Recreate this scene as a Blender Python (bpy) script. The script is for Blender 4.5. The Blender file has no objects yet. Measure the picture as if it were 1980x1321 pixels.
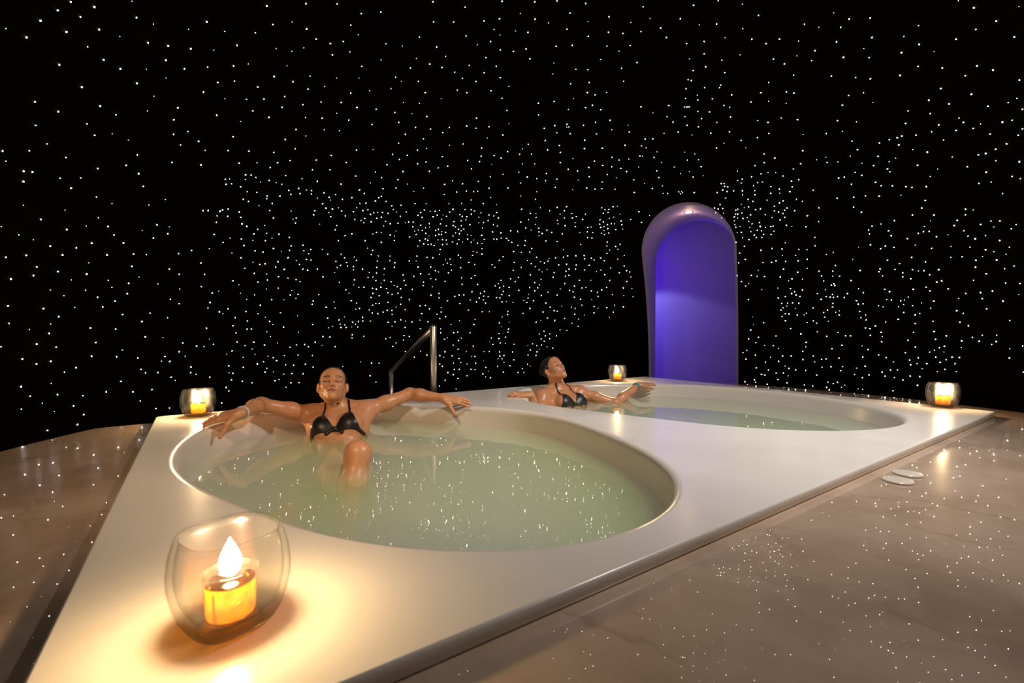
import bpy, bmesh, math, random
import numpy as np
from mathutils import Vector, Matrix

# ------------------------------------------------------------------ camera, world, light, exposure
SC = bpy.context.scene
COL = SC.collection
cam_d = bpy.data.cameras.new('camera')
cam = bpy.data.objects.new('camera', cam_d)
COL.objects.link(cam)
cam.location = (0, 0, 1.04)
cam.rotation_euler = (math.radians(90 - 1.19), 0, 0)
cam_d.sensor_width = 36
cam_d.lens = 890 / 1980 * 36
cam_d.clip_start = 0.02
cam_d.dof.use_dof = True
cam_d.dof.focus_distance = 3.6
cam_d.dof.aperture_fstop = 4.5
SC.camera = cam

world = bpy.data.worlds.new('world')
SC.world = world
world.use_nodes = True
world.node_tree.nodes['Background'].inputs[0].default_value = (0, 0, 0, 1)
world.node_tree.nodes['Background'].inputs[1].default_value = 0.0

vs = SC.view_settings
vs.view_transform = 'Standard'
vs.look = 'None'
vs.gamma = 1
vs.use_curve_mapping = False
vs.exposure = 0.0
SC.cycles.use_denoising = True
SC.cycles.transparent_max_bounces = 40
SC.cycles.max_bounces = 10
SC.cycles.diffuse_bounces = 4
SC.cycles.glossy_bounces = 4
SC.cycles.volume_bounces = 4
SC.cycles.sample_clamp_indirect = 4.0
SC.cycles.caustics_reflective = False
SC.cycles.caustics_refractive = False

# lamp strengths (every one belongs to a lamp the room has)
CANDLE_W = 6.8          # each candle flame
CEILING_W = 350.0       # spot lamp high on the right of the dome
DOWN_W = 9.0           # downlight in the doorway
BLUE_W = 30.0           # blue strip lamp in the passage
PALE_W = 25.0            # pale lamp in the passage
WARM_W = 95.0           # warm spot lamp on the dome behind the camera
STAR_E = 40.0           # radiance of each fibre star

# ------------------------------------------------------------------ measures
Z_SLAB = 0.60
Z_DECK = 0.57
Z_WATER = 0.50
CEN = Vector((0.412, 2.462))            # centre of the bath slab
UAX = Vector((0.8265, 0.5630))          # long side of the slab
VAX = Vector((-0.5630, 0.8265))         # short side
HU, HV = 1.915, 1.215
DOME_C = Vector((0.42, 2.48, 0.48))
DOME_R = 3.15
rnd = random.Random(7)


def uv(u, v, z=0.0):
    p = CEN + UAX * u + VAX * v
    return Vector((p.x, p.y, z))


# ------------------------------------------------------------------ scene helpers
def tag(o, label=None, cat=None, group=None, kind=None):
    if label: o['label'] = label
    if cat: o['category'] = cat
    if group: o['group'] = group
    if kind: o['kind'] = kind
    return o


def empty(name, loc, rz=0.0):
    o = bpy.data.objects.new(name, None)
    COL.objects.link(o)
    o.location = loc
    o.rotation_euler = (0, 0, rz)
    o.empty_display_size = 0.05
    return o


def link(name, me, mat, parent=None, smooth=True):
    o = bpy.data.objects.new(name, me)
    COL.objects.link(o)
    if mat is not None:
        me.materials.clear()
        me.materials.append(mat)
    if smooth:
        me.polygons.foreach_set('use_smooth', [True] * len(me.polygons))
    if parent is not None:
        o.parent = parent
    return o


def from_bm(name, bm, mat, parent=None, smooth=True):
    me = bpy.data.meshes.new(name)
    bm.normal_update()
    bm.to_mesh(me)
    bm.free()
    return link(name, me, mat, parent, smooth)


def from_data(name, vs_, fs_, mat, parent=None, smooth=True):
    me = bpy.data.meshes.new(name)
    me.from_pydata([tuple(v) for v in vs_], [], fs_)
    me.update()
    return link(name, me, mat, parent, smooth)


def lathe_data(profile, n=48, sq=0.0, rot=0.0):
    """revolve (r, z) pairs; sq > 0 turns the circle towards a rounded square"""
    V, F = [], []
    for r, z in profile:
        for i in range(n):
            t = 2 * math.pi * i / n
            k = 1.0
            if sq > 0:
                e = 2 + 2.6 * sq
                c, s = abs(math.cos(t - rot)), abs(math.sin(t - rot))
                k = (1 / ((c ** e + s ** e) ** (1 / e))) * (1 - 0.10 * sq)
            V.append((r * k * math.cos(t), r * k * math.sin(t), z))
    for j in range(len(profile) - 1):
        for i in range(n):
            a, b = j * n + i, j * n + (i + 1) % n
            F.append((a, b, b + n, a + n))
    return V, F


def tube_data(path, rad, n=16, closed=False):
    P = [Vector(p) for p in path]
    rs = rad if isinstance(rad, (list, tuple)) else [rad] * len(P)
    V, F = [], []
    up = None
    m = len(P)
    for i in range(m):
        if closed:
            t = (P[(i + 1) % m] - P[i - 1]).normalized()
        else:
            t = (P[min(i + 1, m - 1)] - P[max(i - 1, 0)]).normalized()
        if up is None:
            up = t.orthogonal().normalized()
        up = (up - t * up.dot(t)).normalized()
        side = t.cross(up)
        for k in range(n):
            a = 2 * math.pi * k / n
            V.append(P[i] + (up * math.cos(a) + side * math.sin(a)) * rs[i])
    for i in range(m if closed else m - 1):
        j = (i + 1) % m
        for k in range(n):
            F.append((i * n + k, i * n + (k + 1) % n, j * n + (k + 1) % n, j * n + k))
    if not closed:
        F.append(tuple(range(n - 1, -1, -1)))
        F.append(tuple((m - 1) * n + k for k in range(n)))
    return V, F


def bevel_path(pts, r, seg=6):
    """round the corners of a polyline"""
    P = [Vector(p) for p in pts]
    out = [P[0]]
    for i in range(1, len(P) - 1):
        a = (P[i - 1] - P[i]).normalized() * r
        b = (P[i + 1] - P[i]).normalized() * r
        for k in range(seg + 1):
            t = k / seg
            out.append((P[i] + a) * (1 - t) ** 2 + P[i] * 2 * t * (1 - t) + (P[i] + b) * t * t)
    out.append(P[-1])
    return out


# ------------------------------------------------------------------ materials
def new_mat(name):
    m = bpy.data.materials.new(name)
    m.use_nodes = True
    nt = m.node_tree
    return m, nt, nt.nodes['Principled BSDF'], nt.nodes['Material Output']


def principled(name, col, rough=0.5, metal=0.0, spec=0.5, coat=0.0):
    m, nt, b, o = new_mat(name)
    b.inputs['Base Color'].default_value = (*col, 1)
    b.inputs['Roughness'].default_value = rough
    b.inputs['Metallic'].default_value = metal
    b.inputs['Specular IOR Level'].default_value = spec
    b.inputs['Coat Weight'].default_value = coat
    b.inputs['Coat Roughness'].default_value = 0.05
    return m


def N(nt, kind, **kw):
    n = nt.nodes.new(kind)
    for k, v in kw.items():
        if k in n.inputs:
            n.inputs[k].default_value = v
        else:
            setattr(n, k, v)
    return n


def ramp(nt, stops):
    r = nt.nodes.new('ShaderNodeValToRGB')
    e = r.color_ramp.elements
    while len(e) < len(stops):
        e.new(0.5)
    for i, (p, c) in enumerate(stops):
        e[i].position = p
        e[i].color = (*c, 1) if len(c) == 3 else c
    return r


def obj_coord(nt):
    return nt.nodes.new('ShaderNodeTexCoord').outputs['Object']


def reflectance(nt, f0, gain=1.0):
    """Schlick reflectance, the same from both sides of a thin surface"""
    L = nt.links.new
    lw = N(nt, 'ShaderNodeLayerWeight', Blend=0.5)
    pw = N(nt, 'ShaderNodeMath', operation='POWER')
    pw.inputs[1].default_value = 5.0
    L(lw.outputs['Facing'], pw.inputs[0])
    ma = N(nt, 'ShaderNodeMath', operation='MULTIPLY_ADD')
    ma.inputs[1].default_value = (1 - f0) * gain
    ma.inputs[2].default_value = f0
    L(pw.outputs[0], ma.inputs[0])
    return ma


def mat_marble():
    m, nt, b, o = new_mat('beige_marble')
    L = nt.links.new
    co = obj_coord(nt)
    w = N(nt, 'ShaderNodeTexNoise', Scale=1.6, Detail=5.0, Roughness=0.6)
    L(co, w.inputs['Vector'])
    mx = N(nt, 'ShaderNodeVectorMath', operation='MULTIPLY_ADD')
    L(w.outputs['Color'], mx.inputs[0])
    mx.inputs[1].default_value = (0.55, 0.55, 0.55)
    L(co, mx.inputs[2])
    cloud = N(nt, 'ShaderNodeTexNoise', Scale=2.6, Detail=6.0, Roughness=0.62)
    L(mx.outputs[0], cloud.inputs['Vector'])
    base = ramp(nt, [(0.30, (0.37, 0.255, 0.180)), (0.50, (0.51, 0.375, 0.278)), (0.72, (0.62, 0.475, 0.365))])
    L(cloud.outputs['Fac'], base.inputs['Fac'])
    vein = N(nt, 'ShaderNodeTexVoronoi', feature='DISTANCE_TO_EDGE', Scale=2.3)
    L(mx.outputs[0], vein.inputs['Vector'])
    vr = ramp(nt, [(0.0, (1, 1, 1)), (0.012, (0.45, 0.45, 0.45)), (0.035, (0, 0, 0))])
    L(vein.outputs['Distance'], vr.inputs['Fac'])
    brk = N(nt, 'ShaderNodeTexNoise', Scale=3.1, Detail=2.0)
    L(co, brk.inputs['Vector'])
    br = ramp(nt, [(0.48, (0, 0, 0)), (0.70, (0.5, 0.5, 0.5))])
    L(brk.outputs['Fac'], br.inputs['Fac'])
    mul = N(nt, 'ShaderNodeMath', operation='MULTIPLY')
    L(vr.outputs['Color'], mul.inputs[0])
    L(br.outputs['Color'], mul.inputs[1])
    mixc = N(nt, 'ShaderNodeMixRGB')
    mixc.inputs['Color2'].default_value = (0.25, 0.165, 0.105, 1)
    L(mul.outputs[0], mixc.inputs['Fac'])
    L(base.outputs['Color'], mixc.inputs['Color1'])
    L(mixc.outputs[0], b.inputs['Base Color'])
    b.inputs['Roughness'].default_value = 0.16
    b.inputs['Specular IOR Level'].default_value = 0.4
    b.inputs['Coat Weight'].default_value = 0.7
    b.inputs['Coat Roughness'].default_value = 0.004
    return m


def mat_corian(name, col):
    m, nt, b, o = new_mat(name)
    L = nt.links.new
    co = obj_coord(nt)
    n = N(nt, 'ShaderNodeTexNoise', Scale=2.2, Detail=4.0)
    L(co, n.inputs['Vector'])
    c = ramp(nt, [(0.3, tuple(x * 0.95 for x in col)), (0.7, col)])
    L(n.outputs['Fac'], c.inputs['Fac'])
    L(c.outputs['Color'], b.inputs['Base Color'])
    r = ramp(nt, [(0.35, (0.16,) * 3), (0.65, (0.27,) * 3)])
    L(n.outputs['Fac'], r.inputs['Fac'])
    L(r.outputs['Color'], b.inputs['Roughness'])
    b.inputs['Specular IOR Level'].default_value = 0.5
    n2 = N(nt, 'ShaderNodeTexNoise', Scale=9.0, Detail=3.0)
    L(co, n2.inputs['Vector'])
    bp = N(nt, 'ShaderNodeBump', Strength=0.06, Distance=0.01)
    L(n2.outputs['Fac'], bp.inputs['Height'])
    L(bp.outputs[0], b.inputs['Normal'])
    return m


def mat_water():
    m, nt, b, o = new_mat('murky_water')
    nt.nodes.remove(b)
    L = nt.links.new
    co = obj_coord(nt)
    n = N(nt, 'ShaderNodeTexNoise', Scale=10.0, Detail=2.0, Roughness=0.5)
    L(co, n.inputs['Vector'])
    bp = N(nt, 'ShaderNodeBump', Strength=0.05, Distance=0.012)
    L(n.outputs['Fac'], bp.inputs['Height'])
    gl = N(nt, 'ShaderNodeBsdfGlossy', Roughness=0.0)
    L(bp.outputs[0], gl.inputs['Normal'])
    tr = N(nt, 'ShaderNodeBsdfTransparent')
    fr = reflectance(nt, 0.022)
    mx = N(nt, 'ShaderNodeMixShader')
    L(fr.outputs[0], mx.inputs[0])
    L(tr.outputs[0], mx.inputs[1])
    L(gl.outputs[0], mx.inputs[2])
    L(mx.outputs[0], o.inputs['Surface'])
    v = N(nt, 'ShaderNodeVolumeScatter', Density=5.0, Anisotropy=0.0)
    v.inputs['Color'].default_value = (0.66, 0.97, 0.42, 1)
    a = N(nt, 'ShaderNodeVolumeAbsorption', Density=0.65)
    a.inputs['Color'].default_value = (0.45, 0.90, 0.32, 1)
    ad = N(nt, 'ShaderNodeAddShader')
    L(v.outputs[0], ad.inputs[0])
    L(a.outputs[0], ad.inputs[1])
    L(ad.outputs[0], o.inputs['Volume'])
    return m


def mat_glass(name, edge, clear):
    """thin clear glass: Fresnel reflection over a transparent body that darkens along its edges"""
    m, nt, b, o = new_mat(name)
    nt.nodes.remove(b)
    L = nt.links.new
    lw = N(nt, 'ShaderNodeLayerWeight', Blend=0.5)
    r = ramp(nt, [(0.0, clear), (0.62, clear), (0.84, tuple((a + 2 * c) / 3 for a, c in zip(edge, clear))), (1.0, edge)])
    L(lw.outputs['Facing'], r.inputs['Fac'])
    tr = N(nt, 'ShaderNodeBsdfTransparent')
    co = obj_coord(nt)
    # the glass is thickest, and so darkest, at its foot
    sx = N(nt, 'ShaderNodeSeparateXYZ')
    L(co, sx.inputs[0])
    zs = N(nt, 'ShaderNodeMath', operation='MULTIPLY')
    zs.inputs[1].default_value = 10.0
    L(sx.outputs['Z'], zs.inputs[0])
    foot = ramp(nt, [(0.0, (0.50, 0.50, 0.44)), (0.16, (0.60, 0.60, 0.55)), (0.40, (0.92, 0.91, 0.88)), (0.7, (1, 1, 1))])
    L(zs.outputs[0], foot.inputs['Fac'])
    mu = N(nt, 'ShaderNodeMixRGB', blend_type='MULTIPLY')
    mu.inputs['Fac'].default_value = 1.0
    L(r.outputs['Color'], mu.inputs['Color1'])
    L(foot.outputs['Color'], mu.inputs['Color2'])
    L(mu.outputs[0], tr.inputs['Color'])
    n = N(nt, 'ShaderNodeTexNoise', Scale=26.0, Detail=1.0)
    L(co, n.inputs['Vector'])
    bp = N(nt, 'ShaderNodeBump', Strength=0.10, Distance=0.004)
    L(n.outputs['Fac'], bp.inputs['Height'])
    gl = N(nt, 'ShaderNodeBsdfGlossy', Roughness=0.16)
    L(bp.outputs[0], gl.inputs['Normal'])
    fr = reflectance(nt, 0.085, 0.95)
    mx = N(nt, 'ShaderNodeMixShader')
    L(fr.outputs[0], mx.inputs[0])
    L(tr.outputs[0], mx.inputs[1])
    L(gl.outputs[0], mx.inputs[2])
    L(mx.outputs[0], o.inputs['Surface'])
    return m


def mat_oil():
    m, nt, b, o = new_mat('amber_oil')
    nt.nodes.remove(b)
    L = nt.links.new
    co = obj_coord(nt)
    n = N(nt, 'ShaderNodeTexNoise', Scale=55.0, Detail=2.0)
    L(co, n.inputs['Vector'])
    c = ramp(nt, [(0.35, (0.80, 0.24, 0.008)), (0.65, (0.90, 0.42, 0.015))])
    L(n.outputs['Fac'], c.inputs['Fac'])
    tl = N(nt, 'ShaderNodeBsdfTranslucent')
    L(c.outputs['Color'], tl.inputs['Color'])
    tr = N(nt, 'ShaderNodeBsdfTransparent')
    tr.inputs['Color'].default_value = (0.95, 0.66, 0.10, 1)
    mx = N(nt, 'ShaderNodeMixShader')
    mx.inputs[0].default_value = 0.40
    L(tl.outputs[0], mx.inputs[1])
    L(tr.outputs[0], mx.inputs[2])
    gl = N(nt, 'ShaderNodeBsdfGlossy', Roughness=0.08)
    fr = reflectance(nt, 0.03, 0.6)
    m2 = N(nt, 'ShaderNodeMixShader')
    L(fr.outputs[0], m2.inputs[0])
    L(mx.outputs[0], m2.inputs[1])
    L(gl.outputs[0], m2.inputs[2])
    L(m2.outputs[0], o.inputs['Surface'])
    return m


def mat_emit(name, col, strength, through=False):
    m, nt, b, o = new_mat(name)
    nt.nodes.remove(b)
    L = nt.links.new
    e = N(nt, 'ShaderNodeEmission', Strength=strength)
    e.inputs['Color'].default_value = (*col, 1)
    if through:
        t = N(nt, 'ShaderNodeBsdfTransparent')
        a = N(nt, 'ShaderNodeAddShader')
        L(e.outputs[0], a.inputs[0])
        L(t.outputs[0], a.inputs[1])
        L(a.outputs[0], o.inputs['Surface'])
    else:
        L(e.outputs[0], o.inputs['Surface'])
    return m


def mat_paint(name, col, rough=0.6, amount=0.12, scale=6.0):
    m, nt, b, o = new_mat(name)
    L = nt.links.new
    n = N(nt, 'ShaderNodeTexNoise', Scale=scale, Detail=4.0)
    L(obj_coord(nt), n.inputs['Vector'])
    c = ramp(nt, [(0.3, tuple(x * (1 - amount) for x in col)), (0.7, col)])
    L(n.outputs['Fac'], c.inputs['Fac'])
    L(c.outputs['Color'], b.inputs['Base Color'])
    b.inputs['Roughness'].default_value = rough
    b.inputs['Specular IOR Level'].default_value = 0.3
    return m


def mat_skin(name):
    m, nt, b, o = new_mat(name)
    L = nt.links.new
    at = N(nt, 'ShaderNodeAttribute', attribute_name='tint')
    n = N(nt, 'ShaderNodeTexNoise', Scale=22.0, Detail=3.0)
    L(obj_coord(nt), n.inputs['Vector'])
    c = ramp(nt, [(0.3, (0.90, 0.88, 0.86)), (0.7, (1, 1, 1))])
    L(n.outputs['Fac'], c.inputs['Fac'])
    mu = N(nt, 'ShaderNodeMixRGB', blend_type='MULTIPLY')
    mu.inputs['Fac'].default_value = 1.0
    L(at.outputs['Color'], mu.inputs['Color1'])
    L(c.outputs['Color'], mu.inputs['Color2'])
    L(mu.outputs[0], b.inputs['Base Color'])
    b.inputs['Roughness'].default_value = 0.36
    b.inputs['Specular IOR Level'].default_value = 0.5
    return m


def mat_fabric(name, col):
    m, nt, b, o = new_mat(name)
    L = nt.links.new
    n = N(nt, 'ShaderNodeTexNoise', Scale=160.0, Detail=2.0)
    L(obj_coord(nt), n.inputs['Vector'])
    c = ramp(nt, [(0.3, tuple(x * 0.7 for x in col)), (0.7, col)])
    L(n.outputs['Fac'], c.inputs['Fac'])
    L(c.outputs['Color'], b.inputs['Base Color'])
    b.inputs['Roughness'].default_value = 0.38
    return m


def mat_steel():
    m, nt, b, o = new_mat('polished_steel')
    L = nt.links.new
    n = N(nt, 'ShaderNodeTexNoise', Scale=40.0, Detail=2.0)
    L(obj_coord(nt), n.inputs['Vector'])
    r = ramp(nt, [(0.3, (0.28,) * 3), (0.7, (0.34,) * 3)])
    L(n.outputs['Fac'], r.inputs['Fac'])
    L(r.outputs['Color'], b.inputs['Roughness'])
    b.inputs['Base Color'].default_value = (0.62, 0.58, 0.52, 1)
    b.inputs['Metallic'].default_value = 1.0
    return m


M_DOME = mat_paint('black_dome_paint', (0.0030, 0.0020, 0.0015), 0.8, 0.2)
M_DOME.node_tree.nodes['Principled BSDF'].inputs['Specular IOR Level'].default_value = 0.02
M_FLOOR = mat_paint('dark_floor', (0.02, 0.016, 0.013), 0.5, 0.3)
M_MARBLE = mat_marble()
M_SLAB = mat_corian('white_cast_slab', (0.80, 0.765, 0.72))
M_BASIN = mat_corian('cream_basin', (0.80, 0.755, 0.69))
M_WATER = mat_water()
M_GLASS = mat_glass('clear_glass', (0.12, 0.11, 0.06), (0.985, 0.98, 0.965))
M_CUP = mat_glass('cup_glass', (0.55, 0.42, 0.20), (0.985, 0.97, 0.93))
M_OIL = mat_oil()
M_FLAME = mat_emit('candle_flame', (1.0, 0.78, 0.46), 60.0, True)
M_STAR = mat_emit('fibre_star', (1.0, 0.95, 0.86), STAR_E)
M_WIRE = principled('brass_wire', (0.85, 0.6, 0.2), 0.25, 1.0)
M_STEEL = mat_steel()
M_NICHE = mat_paint('lavender_wall', (0.36, 0.31, 0.66), 0.65, 0.05, 3.0)
M_DISC = principled('white_cap', (0.62, 0.56, 0.49), 0.22)
M_SKIN = mat_skin('tanned_skin')
M_HAIR1 = principled('dark_brown_hair', (0.020, 0.012, 0.008), 0.42)
M_HAIR2 = principled('black_hair', (0.012, 0.009, 0.008), 0.40)
M_BIKINI1 = mat_fabric('black_swim_fabric', (0.010, 0.009, 0.009))
M_BIKINI2 = mat_fabric('dark_green_swim_fabric', (0.020, 0.026, 0.020))
M_BAND1 = principled('pale_wristband', (0.55, 0.66, 0.64), 0.45)
M_BAND2 = principled('teal_wristband', (0.12, 0.50, 0.52), 0.45)
M_LAMP_WARM = mat_emit('warm_lamp_lens', (1.0, 0.62, 0.28), 40.0)
M_LAMP_BLUE = mat_emit('blue_lamp_lens', (0.10, 0.04, 1.0), 6.0)
M_LAMP_PALE = mat_emit('pale_lamp_lens', (0.75, 0.72, 1.0), 6.0)
M_LAMP_CEIL = mat_emit('ceiling_lamp_lens', (1.0, 0.86, 0.72), 8.0)


def light(name, kind, loc, watts, col, parent=None, **kw):
    d = bpy.data.lights.new(name, kind)
    d.energy = watts
    d.color = col
    for k, v in kw.items():
        setattr(d, k, v)
    o = bpy.data.objects.new(name, d)
    COL.objects.link(o)
    o.location = loc
    if parent is not None:
        o.parent = parent
    return o


def aim(o, direction):
    o.rotation_euler = Vector(direction).to_track_quat('-Z', 'Y').to_euler()


# ------------------------------------------------------------------ room: floor, dome, doorway, passage
# the doorway: an arch whose axis is radial to the dome
DOOR_A = Vector((0.512, 0.859, 0)).normalized()
DOOR_R = Vector((DOOR_A.y, -DOOR_A.x, 0))
DOOR_B = Vector((2.065, 5.24, 0))
DOOR_W = 0.45
DOOR_TOP = 2.318


def arch_outline(half, top, n=28, bottom=0.0):
    pts = [(-half, bottom)]
    for i in range(n + 1):
        t = math.pi * i / n
        pts.append((-half * math.cos(t), top - half + half * math.sin(t)))
    pts.append((half, bottom))
    return pts


def door_point(x, z, t):
    p = DOOR_B + DOOR_R * x + DOOR_A * t
    return Vector((p.x, p.y, z))


def arch_solid(half, top, t0, t1, bottom=0.0, n=28):
    bm = bmesh.new()
    pr = arch_outline(half, top, n, bottom)
    A = [bm.verts.new(door_point(x, z, t0)) for x, z in pr]
    B = [bm.verts.new(door_point(x, z, t1)) for x, z in pr]
    k = len(pr)
    for i in range(k):
        j = (i + 1) % k
        bm.faces.new((A[i], A[j], B[j], B[i]))
    bm.faces.new(A[::-1])
    bm.faces.new(B)
    bmesh.ops.recalc_face_normals(bm, faces=bm.faces)
    return bm


def boolean(o, cutter, op='DIFFERENCE'):
    md = o.modifiers.new('cut', 'BOOLEAN')
    md.operation = op
    md.solver = 'EXACT'
    md.object = cutter
    dg = bpy.context.evaluated_depsgraph_get()
    me = bpy.data.meshes.new_from_object(o.evaluated_get(dg))
    o.modifiers.clear()
    old = o.data
    o.data = me
    bpy.data.meshes.remove(old)


def make_dome():
    n, th = 128, 0.05
    prof = [(DOME_R, -0.02), (DOME_R, 0.25)]
    for i in range(0, 31):
        a = math.radians(90 * i / 30)
        prof.append((max(DOME_R * math.cos(a), 0.004), DOME_C.z + DOME_R * math.sin(a)))
    outer = [(r + th if r > 0.01 else 0.004, z if i < 2 else z) for i, (r, z) in enumerate(prof)]
    outer = [(DOME_R + th, -0.02), (DOME_R + th, 0.25)]
    for i in range(0, 31):
        a = math.radians(90 * i / 30)
        outer.append((max((DOME_R + th) * math.cos(a), 0.004), DOME_C.z + (DOME_R + th) * math.sin(a)))
    full = prof + outer[::-1] + [prof[0]]
    V, F = lathe_data(full, n)
    bm = bmesh.new()
    bv = [bm.verts.new(v) for v in V]
    for f in F:
        bm.faces.new([bv[i] for i in f])
    bmesh.ops.remove_doubles(bm, verts=bm.verts, dist=1e-5)
    bmesh.ops.recalc_face_normals(bm, faces=bm.faces)
    o = from_bm('ceiling', bm, M_DOME, None, False)
    o.location = (DOME_C.x, DOME_C.y, 0)
    c = from_bm('cutter', arch_solid(DOOR_W + 0.02, DOOR_TOP + 0.02, -2.0, 0.6, -0.5), M_DOME, None, False)
    bpy.context.view_layer.update()
    boolean(o, c)
    o.data.materials.clear()
    o.data.materials.append(M_DOME)
    bpy.data.objects.remove(c)
    o['kind'] = 'structure'
    return o


CEILING = make_dome()


def make_door():
    # arch lining, its front trimmed flush with the inside of the dome
    bm = bmesh.new()
    half, top = DOOR_W, DOOR_TOP
    pi = arch_outline(half, top, 40, 0.0)
    po = arch_outline(half + 0.022, top + 0.022, 40, 0.0)
    t0, t1 = -1.15, 0.10
    rings = []
    for pr, t in ((pi, t0), (pi, t1), (po, t1), (po, t0)):
        rings.append([bm.verts.new(door_point(x, z, t)) for x, z in pr])
    k = len(pi)
    for q in range(4):
        a, b = rings[q], rings[(q + 1) % 4]
        for i in range(k - 1):
            bm.faces.new((a[i], a[i + 1], b[i + 1], b[i]))
    for e in (0, k - 1):
        bm.faces.new([rings[q][e] for q in range(4)])
    bmesh.ops.recalc_face_normals(bm, faces=bm.faces)
    o = from_bm('door_1', bm, M_NICHE, None, False)
    # inner space of the room as a solid
    n = 128
    prof = [(0.004, -0.6), (DOME_R - 0.004, -0.6), (DOME_R - 0.004, DOME_C.z)]
    for i in range(1, 31):
        a = math.radians(90 * i / 30)
        prof.append((max((DOME_R - 0.004) * math.cos(a), 0.004), DOME_C.z + (DOME_R - 0.004) * math.sin(a)))
    V, F = lathe_data(prof, n)
    bm = bmesh.new()
    bv = [bm.verts.new(v) for v in V]
    for f in F:
        bm.faces.new([bv[i] for i in f])
    bm.faces.new([bv[i] for i in range(n)])
    bm.faces.new([bv[len(prof) * n - n + i] for i in range(n)])
    bmesh.ops.recalc_face_normals(bm, faces=bm.faces)
    c = from_bm('cutter', bm, M_NICHE, None, False)
    c.location = (DOME_C.x, DOME_C.y, 0)
    bpy.context.view_layer.update()
    boolean(o, c)
    o.data.materials.clear()
    o.data.materials.append(M_NICHE)
    bpy.data.objects.remove(c)
    o['kind'] = 'structure'
    return o


make_door()


def box_bm(bm, x0, x1, t0, t1, z0, z1):
    P = [door_point(x, z, t) for z in (z0, z1) for t in (t0, t1) for x in (x0, x1)]
    v = [bm.verts.new(p) for p in P]
    for f in ((0, 1, 3, 2), (4, 6, 7, 5), (0, 4, 5, 1), (2, 3, 7, 6), (0, 2, 6, 4), (1, 5, 7, 3)):
        bm.faces.new([v[i] for i in f])


def struct_box(name, mat, *a):
    bm = bmesh.new()
    box_bm(bm, *a)
    bmesh.ops.recalc_face_normals(bm, faces=bm.faces)
    o = from_bm(name, bm, mat, None, False)
    o['kind'] = 'structure'
    return o


# the passage behind the doorway
struct_box('wall_back', M_NICHE, -2.0, 2.0, 0.62, 0.70, 0, 3.0)
struct_box('wall_passage_left', M_DOME, -2.08, -2.0, 0.10, 0.70, 0, 3.0)
struct_box('wall_passage_right', M_DOME, 2.0, 2.08, 0.10, 0.70, 0, 3.0)
struct_box('ceiling_passage', M_DOME, -2.08, 2.08, 0.02, 0.70, 3.0, 3.08)
struct_box('floor_passage', M_FLOOR, -2.08, 2.08, -0.05, 0.70, -0.10, -0.005)


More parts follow.
